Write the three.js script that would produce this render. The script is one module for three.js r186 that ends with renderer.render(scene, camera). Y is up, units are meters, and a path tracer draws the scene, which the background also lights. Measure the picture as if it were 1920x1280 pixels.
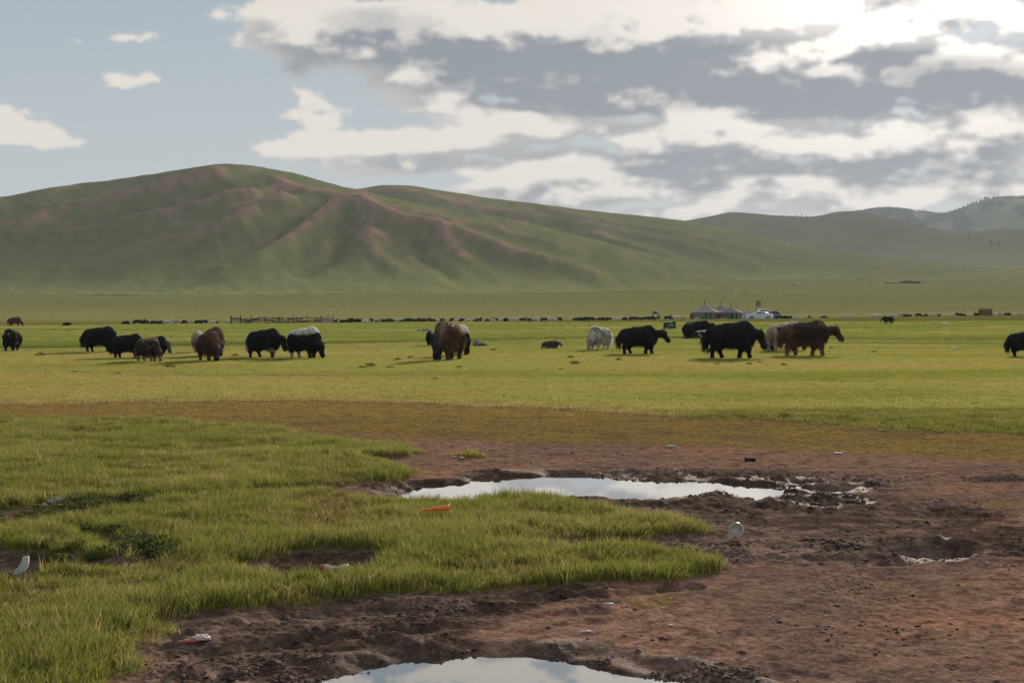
import * as THREE from 'three';
import { mergeGeometries, mergeVertices } from 'three/addons/utils/BufferGeometryUtils.js';
import { MarchingCubes } from 'three/addons/objects/MarchingCubes.js';

// ------------------------------------------------------------------ camera, sky, sun, exposure
const LENS = 2600, EYE = 1.8, HORIZON = 587;                 // lens in pixels of a 1920 x 1280 picture
const pitch = Math.atan((640 - HORIZON) / LENS);
const scene = new THREE.Scene();
const camera = new THREE.PerspectiveCamera(2 * Math.atan(640 / LENS) * 180 / Math.PI, 1.5, 0.1, 30000);
camera.position.set(0, EYE, 0);
camera.lookAt(0, EYE - Math.sin(pitch), -Math.cos(pitch));
const renderer = new THREE.WebGLRenderer({ antialias: true });
renderer.toneMapping = THREE.LinearToneMapping;
renderer.toneMappingExposure = 1.8;
renderer.shadowMap.enabled = true;
const SUN_AZ = 16.5 * Math.PI / 180, SUN_EL = 15.5 * Math.PI / 180;
const sunDir = new THREE.Vector3(Math.sin(SUN_AZ) * Math.cos(SUN_EL), Math.sin(SUN_EL), -Math.cos(SUN_AZ) * Math.cos(SUN_EL));
const sun = new THREE.DirectionalLight(new THREE.Color(1, 0.92, 0.79), 4.2);
sun.position.copy(sunDir).multiplyScalar(200);
sun.castShadow = true; sun.shadow.radius = 15; sun.shadow.mapSize.set(2048, 2048);
Object.assign(sun.shadow.camera, { left: -120, right: 120, top: 120, bottom: -120, near: 1, far: 500 });
scene.add(sun, sun.target);

// ------------------------------------------------------------------ noise and small helpers
function rng(seed) { let a = seed >>> 0; return () => { a = (a + 0x6D2B79F5) | 0; let t = Math.imul(a ^ (a >>> 15), 1 | a); t = (t + Math.imul(t ^ (t >>> 7), 61 | t)) ^ t; return ((t ^ (t >>> 14)) >>> 0) / 4294967296; }; }
const perm = new Uint8Array(512);
{ const r = rng(7), p = [...Array(256).keys()]; for (let i = 255; i > 0; i--) { const j = Math.floor(r() * (i + 1)); [p[i], p[j]] = [p[j], p[i]]; } for (let i = 0; i < 512; i++) perm[i] = p[i & 255]; }
const gx8 = [1, -1, 1, -1, 1.414, -1.414, 0, 0], gy8 = [1, 1, -1, -1, 0, 0, 1.414, -1.414];
function n2(x, y) {
  const X = Math.floor(x), Y = Math.floor(y), fx = x - X, fy = y - Y, xi = X & 255, yi = Y & 255;
  const u = fx * fx * fx * (fx * (fx * 6 - 15) + 10), v = fy * fy * fy * (fy * (fy * 6 - 15) + 10);
  const a = perm[perm[xi] + yi] & 7, b = perm[perm[xi + 1] + yi] & 7, c = perm[perm[xi] + yi + 1] & 7, d = perm[perm[xi + 1] + yi + 1] & 7;
  const l = gx8[a] * fx + gy8[a] * fy, m = gx8[b] * (fx - 1) + gy8[b] * fy, n = gx8[c] * fx + gy8[c] * (fy - 1), o = gx8[d] * (fx - 1) + gy8[d] * (fy - 1);
  const p = l + u * (m - l), q = n + u * (o - n);
  return p + v * (q - p);
}
const g3 = [[1, 1, 0], [-1, 1, 0], [1, -1, 0], [-1, -1, 0], [1, 0, 1], [-1, 0, 1], [1, 0, -1], [-1, 0, -1], [0, 1, 1], [0, -1, 1], [0, 1, -1], [0, -1, -1], [1, 1, 0], [-1, 1, 0], [0, -1, 1], [0, -1, -1]];
function n3(x, y, z) {
  const X = Math.floor(x), Y = Math.floor(y), Z = Math.floor(z), fx = x - X, fy = y - Y, fz = z - Z, xi = X & 255, yi = Y & 255, zi = Z & 255;
  const u = fx * fx * (3 - 2 * fx), v = fy * fy * (3 - 2 * fy), w = fz * fz * (3 - 2 * fz);
  const h = (i, j, k) => { const g = g3[perm[perm[perm[xi + i] + yi + j] + zi + k] & 15]; return g[0] * (fx - i) + g[1] * (fy - j) + g[2] * (fz - k); };
  const l = (a, b, t) => a + (b - a) * t;
  return l(l(l(h(0, 0, 0), h(1, 0, 0), u), l(h(0, 1, 0), h(1, 1, 0), u), v), l(l(h(0, 0, 1), h(1, 0, 1), u), l(h(0, 1, 1), h(1, 1, 1), u), v), w);
}
const fbm = (x, y, o = 4) => { let s = 0, a = 0.5; for (let i = 0; i < o; i++) { s += a * n2(x, y); x = x * 2.03 + 17.3; y = y * 2.03 + 9.1; a *= 0.5; } return s; };
const fbm3 = (x, y, z, o = 4) => { let s = 0, a = 0.5; for (let i = 0; i < o; i++) { s += a * n3(x, y, z); x = x * 2.05 + 7.3; y = y * 2.05 + 3.1; z = z * 2.05 + 5.7; a *= 0.5; } return s; };
const clamp = (x, a = 0, b = 1) => Math.min(b, Math.max(a, x));
const smooth = (a, b, x) => { const t = clamp((x - a) / (b - a)); return t * t * (3 - 2 * t); };
const mix = (a, b, t) => a + (b - a) * t;
const mix3 = (a, b, t) => [a[0] + (b[0] - a[0]) * t, a[1] + (b[1] - a[1]) * t, a[2] + (b[2] - a[2]) * t];
function curve(points) {                                     // smooth interpolation through [x, y] points
  return (x) => {
    if (x <= points[0][0]) return points[0][1];
    const n = points.length;
    if (x >= points[n - 1][0]) return points[n - 1][1];
    let i = 0; while (points[i + 1][0] < x) i++;
    const [x1, y1] = points[i], [x2, y2] = points[i + 1], [x0, y0] = points[Math.max(0, i - 1)], [x3, y3] = points[Math.min(n - 1, i + 2)];
    const t = (x - x1) / (x2 - x1), m1 = (y2 - y0) / Math.max(1e-6, x2 - x0) * (x2 - x1), m2 = (y3 - y1) / Math.max(1e-6, x3 - x1) * (x2 - x1);
    return (2 * t ** 3 - 3 * t * t + 1) * y1 + (t ** 3 - 2 * t * t + t) * m1 + (-2 * t ** 3 + 3 * t * t) * y2 + (t ** 3 - t * t) * m2;
  };
}

// ------------------------------------------------------------------ sky: air and clouds
{
  const W = 4096, H = 2048, data = new Float32Array(W * H * 4);
  // banks of cloud: [x, y, half width, half height, amount, thickness]; x, y as seen from the camera
  const banks = [
    [150, 120, 300, 260, -0.34, 0], [330, 290, 190, 120, -0.3, 0], [430, 150, 90, 120, -0.15, 0], [800, 232, 170, 22, -0.3, 0], [900, 335, 120, 14, -0.16, 0], [1200, 224, 120, 12, -0.25, 0], [1010, 262, 80, 7, -0.2, 0], [1250, 385, 120, 9, -0.2, 0],
    [1500, 325, 560, 80, 0.16, 0.12], [1500, 385, 420, 26, 0.14, 0.1], [1130, 270, 420, 60, 0.1, 0],
    [285, 72, 90, 17, 0.62, 0], [215, 76, 30, 8, 0.4, 0], [150, 78, 24, 8, 0.6, 0], [262, 150, 112, 19, 0.6, 0], [40, 66, 40, 9, 0.46, 0], [20, 36, 30, 8, 0.46, 0], [420, 200, 16, 5, 0.4, 0], [350, 200, 24, 7, 0.45, 0], [50, 225, 120, 42, 0.56, 0], [120, 268, 120, 12, 0.5, 0], [170, 218, 50, 10, 0.34, 0], [185, 185, 18, 7, 0.3, 0], [10, 20, 30, 14, 0.25, 0], [0, 118, 14, 5, 0.3, 0],
    [500, 72, 95, 26, 0.42, 0], [540, 20, 90, 30, 0.42, 0], [560, 110, 110, 26, 0.3, 0.2], [700, 45, 120, 44, 0.5, 0.95], [680, 70, 60, 22, 0.2, 0.35], [800, 110, 200, 50, 0.32, 0.05], [545, 135, 48, 18, 0.3, 0.5],
    [590, 190, 62, 22, 0.42, 0], [585, 228, 55, 24, 0.38, 0], [640, 160, 120, 18, 0.25, 0],
    [1010, 60, 260, 60, 0.4, 0.45], [1080, 120, 240, 56, 0.5, 0.8], [1000, 160, 110, 30, 0.4, 0.8], [1400, 150, 420, 52, 0.5, 0.62], [1420, 195, 420, 34, 0.45, 0.62], [1790, 130, 260, 40, 0.5, 0.85], [1850, 190, 260, 44, 0.45, 0.62],
    [1300, 8, 170, 24, 0.4, 0.5], [1790, 28, 130, 28, 0.55, 0.75], [1700, 8, 110, 16, 0.45, 0.7], [1320, 62, 150, 30, 0.4, -0.25], [1480, 48, 160, 34, 0.5, -0.3], [1640, 62, 130, 34, 0.3, -0.75],
    [620, 270, 180, 22, 0.55, -0.1], [560, 285, 110, 14, 0.35, 0], [800, 270, 120, 26, 0.5, -0.1], [960, 196, 190, 22, 0.5, -0.1], [1090, 205, 70, 16, 0.35, -0.1], [1080, 250, 230, 20, 0.45, -0.1], [1050, 285, 280, 20, 0.5, -0.1], [760, 310, 170, 12, 0.35, 0], [840, 320, 90, 10, 0.3, 0],
    [1400, 262, 260, 24, 0.45, -0.1], [1560, 290, 90, 30, 0.4, 0], [1480, 300, 320, 30, 0.4, 0.3], [1130, 310, 260, 26, 0.45, 0.35], [1750, 290, 170, 34, 0.45, 0.42], [1640, 275, 70, 26, 0.35, -0.1], [1820, 262, 120, 16, 0.4, 0],
    [1250, 345, 340, 22, 0.45, 0.3], [1700, 345, 330, 26, 0.45, 0.4], [1010, 365, 150, 12, 0.4, 0.05], [1480, 380, 150, 16, 0.6, -0.2], [1330, 395, 120, 10, 0.4, -0.1], [1060, 382, 120, 12, 0.35, 0.4], [1880, 370, 60, 14, 0.4, -0.1], [1230, 400, 80, 8, 0.45, -0.1],
    [700, 330, 100, 8, 0.2, 0], [960, 345, 60, 8, 0.25, 0], [1900, 240, 100, 14, 0.3, 0.1],
    [900, -40, 300, 30, 0.3, 0.2], [1080, -95, 340, 42, 0.45, -0.2], [760, -110, 200, 40, 0.3, 0.1], [1600, -70, 300, 50, 0.35, 0.4],  // out of view above: cloud added so the near puddle reflects brighter
  ];
  const lx = sunDir.x, ly = sunDir.y, lz = sunDir.z;
  const density = (dx, dy, dz, fine) => {
    const k = 1 / (Math.max(dy, 0) + 0.07), u = dx * k, v = dz * k;
    let n = 0.42 * fbm(u * 1.1 + 3.1, v * 1.1 + 1.7, fine ? 5 : 4), f = fine ? 7 : 4, a = 0.5, X = dx * 15, Y = dy * 36, Z = dz * 15;
    for (let i = 0; i < f; i++) { n += 0.8 * a * n3(X, Y, Z); X = X * 2.07 + 7.3; Y = Y * 1.93 + 3.1; Z = Z * 2.07 + 5.7; a *= 0.64; }
    let amount = 0, thick = 0, inside = 0;
    if (dz < -0.3) {
      const px = 960 + LENS * dx / -dz, py = HORIZON - LENS * dy / -dz;
      inside = (1 - smooth(1000, 1500, Math.abs(px - 960))) * smooth(-420, -120, py);
      if (inside > 0) for (const b of banks) {
        const a = (px - b[0]) / b[2], c = (py - b[1]) / b[3], q = a * a + c * c;
        if (q < 6) { const e = Math.exp(-q); amount += b[4] * e; thick += b[5] * e * Math.abs(b[4]) * 2; }
      }
    }
    const wide = 0.02 + 0.55 * n2(u * 0.22 + 9, v * 0.22 + 4) + 0.25 * n3(dx * 3, dy * 6, dz * 3);
    const L = mix(wide, Math.min(amount, 0.5) - 0.1, inside), T = mix(0.18 + 0.9 * n2(u * 0.3 + 31, v * 0.3), thick, inside);
    return [n * (1.2 - 0.15 * (1 - inside)) + L, T, n];
  };
  const at = (dx, dy, dz, fine) => {
    const el = Math.asin(dy), near = dx * lx + dy * ly + dz * lz, ang = Math.acos(clamp(near, -1, 1)) * 57.3;
    const glow = Math.exp(-ang / 3.6), wideGlow = Math.exp(-ang / 22);
    const up = smooth(0, 0.5, el);
    let c = mix3([0.56, 0.6, 0.595], [0.235, 0.36, 0.5], Math.pow(up, 0.75));
    c = [c[0] * (0.86 + 0.35 * wideGlow), c[1] * (0.88 + 0.28 * wideGlow), c[2] * (0.9 + 0.22 * wideGlow)];
    const [D, T, N] = density(dx, dy, dz, fine);
    const a = smooth(-0.02, mix(0.12, 0.24, smooth(0.1, 0.03, el)), D) * 0.96;
    if (a > 0.002) {
      const s = 0.028, [D2] = density(dx + (lx - dx * near) * s * 1.2, dy + 0.55 * s, dz + (lz - dz * near) * s * 1.2, false);
      const rim = clamp((D - D2) * 1.8, -0.3, 0.45);
      const body = clamp(smooth(0.1, 0.55, D) * 0.4 + T * 0.85 * smooth(-0.05, 0.3, D) - rim * 1.5 - glow * 0.2 - N * 0.95 + 0.06);
      const bright = [0.78 + 0.12 * wideGlow, 0.72 + 0.12 * wideGlow, 0.645 + 0.14 * wideGlow], grey = [0.2 + 0.12 * wideGlow, 0.228 + 0.12 * wideGlow, 0.268 + 0.12 * wideGlow];
      const low = smooth(0.09, 0.0, el);
      let k = mix3(bright, grey, body);
      k = mix3(k, [0.55, 0.57, 0.585], low * 0.3);
      c = mix3(c, k, a);
      const through = (1 - body) * (1 - body) * glow;
      c = [c[0] + through * 2.0, c[1] + through * 1.85, c[2] + through * 1.65];
    } else { c = [c[0] + glow * 0.9, c[1] + glow * 0.82, c[2] + glow * 0.72]; }
    return [c[0] * 0.556, c[1] * 0.556, c[2] * 0.556];
  };
  const dirOf = (i, j) => { const th = (i + 0.5) / W * 2 * Math.PI - Math.PI, ph = ((j + 0.5) / H - 0.5) * Math.PI; return [Math.cos(ph) * Math.cos(th), Math.sin(ph), Math.cos(ph) * Math.sin(th)]; };
  const S = 4, cw = W / S, ch = H / S / 2 + 1, coarse = new Float32Array(cw * ch * 3);
  for (let j = 0; j < ch; j++) for (let i = 0; i < cw; i++) { const d = dirOf(i * S, Math.min(H - 1, H / 2 + j * S)); coarse.set(at(d[0], Math.max(d[1], 0.001), d[2], false), (j * cw + i) * 3); }
  const i0 = Math.floor(W * 0.25 - W * 28 / 360), i1 = Math.ceil(W * 0.25 + W * 28 / 360), j1 = H / 2 + Math.ceil(H * 24 / 180);
  for (let j = 0; j < H; j++) for (let i = 0; i < W; i++) {
    const o = (j * W + i) * 4; data[o + 3] = 1;
    if (j < H / 2) { data[o] = 0.1; data[o + 1] = 0.09; data[o + 2] = 0.05; continue; }
    if (i >= i0 && i < i1 && j < j1) { const d = dirOf(i, j), c = at(d[0], d[1], d[2], true); data[o] = c[0]; data[o + 1] = c[1]; data[o + 2] = c[2]; continue; }
    const y = (j - H / 2) / S, y0 = Math.min(ch - 2, Math.floor(y)), fy = y - y0, x0 = Math.floor(i / S), fx = i / S - x0, x1 = (x0 + 1) % cw;
    for (let k = 0; k < 3; k++) data[o + k] = mix(mix(coarse[(y0 * cw + x0) * 3 + k], coarse[(y0 * cw + x1) * 3 + k], fx), mix(coarse[((y0 + 1) * cw + x0) * 3 + k], coarse[((y0 + 1) * cw + x1) * 3 + k], fx), fy);
  }
  const sky = new THREE.DataTexture(data, W, H, THREE.RGBAFormat, THREE.FloatType);
  sky.mapping = THREE.EquirectangularReflectionMapping; sky.magFilter = sky.minFilter = THREE.LinearFilter; sky.wrapS = THREE.RepeatWrapping; sky.needsUpdate = true;
  scene.background = sky; scene.environment = sky;
}
scene.fog = new THREE.FogExp2(new THREE.Color(0.86, 0.92, 1.0), 0.00004);

// ------------------------------------------------------------------ scene bookkeeping
const taken = {};
const numbered = (name) => { const n = taken[name] = (taken[name] ?? -1) + 1; return n ? `${name}_${String(n).padStart(3, '0')}` : name; };
function put(o, name, data, parent = scene) {
  o.name = parent === scene ? numbered(name) : name;
  o.userData = data ?? {};
  o.traverse((m) => { if (m.isMesh) { m.castShadow = true; m.receiveShadow = true; } });
  parent.add(o); return o;
}
const part = (parent, name, geometry, material, data) => put(new THREE.Mesh(geometry, material), name, data, parent);
const thing = (name, label, category, group) => put(new THREE.Group(), name, group ? { label, category, group } : { label, category });
const std = (r, g, b, rough = 0.9, more = {}) => new THREE.MeshStandardMaterial({ color: new THREE.Color().setRGB(r, g, b), roughness: rough, ...more });
function paint(geometry, f) {                                // vertex colours from f(x, y, z)
  const p = geometry.attributes.position, c = new Float32Array(p.count * 3);
  for (let i = 0; i < p.count; i++) c.set(f(p.getX(i), p.getY(i), p.getZ(i), i), i * 3);
  geometry.setAttribute('color', new THREE.BufferAttribute(c, 3)); return geometry;
}

// ------------------------------------------------------------------ shape of the land
// px is the direction (pixel column of the photograph), w the distance along the view
const edgeOf = curve([[-400, 68], [0, 69], [450, 77], [640, 81], [900, 88], [1150, 94], [1920, 90], [2400, 90]]);
const crestRow = curve([[-400, 614], [0, 611], [300, 608], [430, 607], [640, 605.5], [900, 602.5], [1150, 600.5], [1300, 598], [1450, 597.5], [1560, 595.5], [1750, 592.5], [1920, 591], [2400, 589]]);
const crestAt = (px) => 150 + 85 * clamp(px / 1920, -0.1, 1.15);
function polar(x, z) {
  const d = Math.hypot(x, z), a = clamp(Math.atan2(x, -z), -0.55, 0.55);
  return [960 + LENS * Math.tan(a), d * Math.cos(a)];
}
function land(x, z) {
  const [px, w] = polar(x, z), edge = edgeOf(px);
  let e;
  if (w < edge) return 0.035 * fbm(x * 0.12, z * 0.2, 2) * smooth(26, 45, w);
  const s = w - edge, bank = edge + 10;
  if (w < bank) return -0.5 * smooth(0, 2.5, s) + 0.42 * smooth(3, 10, s);
  const D = crestAt(px), top = EYE - (crestRow(px) - HORIZON) * D / LENS;
  const swale = 0.2 * fbm(x * 0.012 + 3, z * 0.05, 3) * smooth(bank, bank + 15, w) * (1 - smooth(D - 22, D - 4, w));
  if (w < D) { const t = (w - bank) / (D - bank); return -0.08 + (top + 0.08) * (0.35 * t + 0.65 * t * t * (1.6 - 0.6 * t)) + swale; }
  e = top - 0.3 * smooth(0, 9, w - D) - 0.12 * smooth(10, 60, w - D);
  const q = Math.max(0, w - 260);
  e += q < 1540 ? 1.5e-5 * q * q : 1.5e-5 * 1540 * 1540 + 0.0462 * (q - 1540);
  return e + fbm(x * 0.004, z * 0.006, 3) * smooth(300, 900, w) * 4;
}
// a point of the ground seen at column px, row py of the photograph
const ray = (px, py) => new THREE.Vector3((px - 960) / LENS, -Math.sin(pitch) - (py - 640) / LENS * Math.cos(pitch), -Math.cos(pitch) + (py - 640) / LENS * Math.sin(pitch));
function spot(px, py) {
  const d = ray(px, py); d.divideScalar(-d.z);
  let w = 3, last = 3;
  for (; w < 6000; last = w, w *= 1.002) if (EYE + d.y * w < land(d.x * w, -w)) break;
  w = (w + last) / 2;
  return new THREE.Vector3(d.x * w, land(d.x * w, -w), -w);
}
const standing = (px, w) => { const x = (px - 960) / LENS * w; return new THREE.Vector3(x, land(x, -w), -w); };
const flat = (px, py) => { const d = ray(px, py), k = -EYE / d.y; return [d.x * k, d.z * k]; };

// ------------------------------------------------------------------ what covers the land near the camera
class Patch {                                                // an outline on the ground, from corners as seen in the photograph
  constructor(rows) {
    this.p = rows.map(([a, b]) => flat(a, b));
    this.x0 = Math.min(...this.p.map((q) => q[0])) - 1.2; this.x1 = Math.max(...this.p.map((q) => q[0])) + 1.2;
    this.z0 = Math.min(...this.p.map((q) => q[1])) - 1.2; this.z1 = Math.max(...this.p.map((q) => q[1])) + 1.2;
  }
  inside(x, z) {                                             // metres inside (positive) or outside (negative)
    if (x < this.x0 || x > this.x1 || z < this.z0 || z > this.z1) return -9;
    const p = this.p; let best = 1e9, on = false;
    for (let i = 0, j = p.length - 1; i < p.length; j = i++) {
      const ax = p[j][0], az = p[j][1], bx = p[i][0], bz = p[i][1];
      if ((az > z) !== (bz > z) && x < (bx - ax) * (z - az) / (bz - az) + ax) on = !on;
      const ux = bx - ax, uz = bz - az, t = clamp(((x - ax) * ux + (z - az) * uz) / (ux * ux + uz * uz + 1e-9)), qx = ax + ux * t - x, qz = az + uz * t - z, q = qx * qx + qz * qz;
      if (q < best) best = q;
    }
    return (on ? 1 : -1) * Math.sqrt(best);
  }
}
const lawnUpper = new Patch([[-500, 790], [0, 786], [300, 790], [500, 806], [640, 825], [740, 838], [805, 850], [770, 857], [690, 860], [770, 878], [795, 893], [740, 903], [650, 914], [560, 914], [440, 932], [360, 935], [300, 936], [250, 942], [120, 946], [50, 955], [0, 962], [-500, 985]]);
const lawnLower = new Patch([[-500, 990], [0, 985], [120, 975], [230, 962], [300, 942], [480, 930], [620, 926], [720, 940], [880, 948], [935, 934], [1000, 934], [1080, 948], [1140, 960], [1250, 976], [1310, 992], [1370, 1001], [1290, 1007], [1190, 1013], [1000, 1020], [1000, 1029], [1190, 1033], [1290, 1046], [1390, 1070], [1330, 1084], [1230, 1096], [1140, 1093], [1060, 1108], [900, 1112], [740, 1118], [620, 1130], [560, 1142], [400, 1150], [330, 1168], [310, 1200], [260, 1240], [210, 1290], [100, 1420], [-500, 1500]]);
const hollow = new Patch([[465, 1062], [500, 1048], [560, 1036], [640, 1033], [700, 1036], [706, 1056], [670, 1076], [610, 1090], [540, 1093], [490, 1088]]);
const ditch = new Patch([[-400, 1034], [0, 1036], [90, 1042], [180, 1048], [300, 1050], [260, 1066], [190, 1074], [90, 1074], [0, 1078], [-400, 1084]]);
const ditchArm = new Patch([[140, 1000], [200, 1004], [250, 1020], [310, 1044], [260, 1050], [210, 1036], [170, 1016]]);
const grassShade = new Patch([[-60, 1082], [20, 1078], [66, 1086], [50, 1098], [-60, 1100]]);  // shade of taller grass, put in as a dark bare mud patch
const tuftIsland = new Patch([[832, 856], [865, 850], [925, 856], [880, 861]]);
const thinIsland = new Patch([[1150, 1124], [1220, 1116], [1310, 1134], [1210, 1148]]);
const thinIslandFar = new Patch([[1800, 948], [1920, 928], [2050, 940], [1940, 962]]);
const trackFarRow = curve([[-700, 748], [0, 757], [400, 752], [700, 753], [1000, 764], [1300, 782], [1600, 798], [1920, 815], [2600, 840]]);
const trackNearRow = curve([[-700, 790], [0, 784], [300, 788], [450, 800], [600, 816], [740, 827], [850, 827], [1000, 829], [1150, 834], [1400, 841], [1700, 856], [1920, 868], [2600, 905]]);
const pondFar = new Patch([[735, 922], [790, 903], [860, 899], [900, 890], [960, 886], [1050, 884], [1150, 887], [1210, 893], [1290, 893], [1400, 901], [1470, 903], [1505, 901], [1515, 907], [1480, 916], [1455, 928], [1420, 935], [1398, 930], [1395, 920], [1340, 913], [1300, 921], [1240, 927], [1160, 930], [1080, 926], [980, 930], [900, 934], [830, 932], [770, 930]]);
const pondNear = new Patch([[560, 1284], [610, 1256], [700, 1234], [800, 1225], [860, 1218], [920, 1213], [1000, 1215], [1060, 1224], [1120, 1234], [1180, 1246], [1240, 1256], [1350, 1272], [1400, 1310], [1250, 1360], [900, 1390], [640, 1340]]);
const pools = [new Patch([[1535, 912], [1570, 909], [1580, 915], [1545, 920]]), new Patch([[1500, 938], [1560, 934], [1600, 940], [1540, 945]]), new Patch([[1720, 1037], [1790, 1031], [1800, 1037], [1740, 1042]])];
const mudAreas = [
  [new Patch([[700, 912], [780, 900], [900, 885], [1080, 880], [1170, 876], [1300, 876], [1500, 884], [1730, 895], [1720, 935], [1580, 958], [1400, 968], [1150, 950], [1000, 930], [760, 930]]), 1],
  [new Patch([[1180, 1010], [1330, 1000], [1500, 1000], [1700, 996], [1920, 985], [2300, 978], [2300, 1040], [1920, 1050], [1700, 1062], [1500, 1064], [1330, 1050], [1250, 1035], [1000, 1029], [1000, 1020]]), 0.9],
  [new Patch([[320, 1165], [600, 1132], [900, 1113], [1080, 1110], [1080, 1130], [960, 1165], [900, 1205], [1100, 1218], [1300, 1235], [1500, 1238], [1450, 1300], [1300, 1400], [500, 1400], [250, 1290]]), 0.85],
  [new Patch([[1780, 896], [1860, 888], [1990, 890], [1990, 908], [1850, 908]]), 0.8],
  [new Patch([[1230, 950], [1420, 945], [1700, 925], [1860, 940], [1900, 985], [1600, 1010], [1340, 1005]]), 0.7],
  [new Patch([[1480, 1060], [1700, 1062], [1800, 1100], [1600, 1180], [1500, 1240], [1420, 1200]]), 0.35],
];
const WATER = -0.05;
// wheel ruts: lines on the ground, [corners as seen in the photograph, half width, depth]
const ruts = [
  [[[300, 1182], [600, 1152], [900, 1130], [1080, 1120], [1300, 1104]], 0.09, 0.04], [[[380, 1222], [560, 1204], [760, 1186], [960, 1164], [1120, 1150]], 0.1, 0.05], [[[330, 1200], [520, 1186], [720, 1166], [920, 1146]], 0.06, 0.03],
  [[[1250, 1018], [1400, 1022], [1550, 1030], [1700, 1036], [1850, 1026], [2100, 1000]], 0.16, 0.06], [[[1300, 1040], [1500, 1046], [1700, 1050], [1900, 1040], [2150, 1020]], 0.12, 0.05],
  [[[1500, 1300], [1640, 1200], [1760, 1130], [1900, 1070], [2100, 1020]], 0.14, 0.02], [[[1680, 1300], [1800, 1210], [1930, 1140], [2100, 1080]], 0.14, 0.022], [[[1330, 1250], [1440, 1180], [1560, 1120], [1720, 1070]], 0.12, 0.018],
  [[[1100, 945], [1250, 948], [1400, 955], [1560, 950], [1720, 930]], 0.08, 0.035], [[[1560, 895], [1700, 892], [1850, 898], [2000, 902]], 0.14, 0.03], [[[800, 850], [1000, 852], [1250, 858], [1500, 868], [1800, 885]], 0.15, 0.015], [[[820, 866], [1000, 868], [1250, 872], [1500, 880]], 0.14, 0.015],
].map(([l, half, deep]) => { const p = l.map(([a, b]) => flat(a, b)); return { p, half, deep: deep * 0.5, x0: Math.min(...p.map((q) => q[0])) - 0.5, x1: Math.max(...p.map((q) => q[0])) + 0.5, z0: Math.min(...p.map((q) => q[1])) - 0.5, z1: Math.max(...p.map((q) => q[1])) + 0.5 }; });
function rutted(x, z) {                                      // height of the wheel marks: a groove, thrown-up rims, tread bars
  let h = 0;
  for (const r of ruts) {
    if (x < r.x0 || x > r.x1 || z < r.z0 || z > r.z1) continue;
    let best = 9, run = 0, along = 0;
    for (let k = 0; k + 1 < r.p.length; k++) {
      const ax = r.p[k][0], az = r.p[k][1], ux = r.p[k + 1][0] - ax, uz = r.p[k + 1][1] - az, l = Math.hypot(ux, uz), t = clamp(((x - ax) * ux + (z - az) * uz) / (l * l)), d = Math.hypot(ax + ux * t - x, az + uz * t - z);
      if (d < best) { best = d; along = run + t * l; } run += l;
    }
    const q = best / r.half + 0.7 * n2(x * 2.3, z * 2.3) + 0.3 * n2(x * 8, z * 8);
    if (q > 3) continue;
    const fade = 0.15 + 0.85 * smooth(-0.25, 0.3, n2(along * 0.8, r.half * 50 + r.deep * 400));
    h += r.deep * fade * (-(1 - smooth(0.5, 1.15, q)) + 0.55 * Math.exp(-Math.pow((q - 1.5) / 0.5, 2)) + (q < 1 ? 0.22 * Math.sin(along * 58 + best * 30) : 0));
  }
  return h;
}
const zone = { grass: 0, mud: 0, thin: 0, h: 0, wet: 0, pond: -9 };
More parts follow.
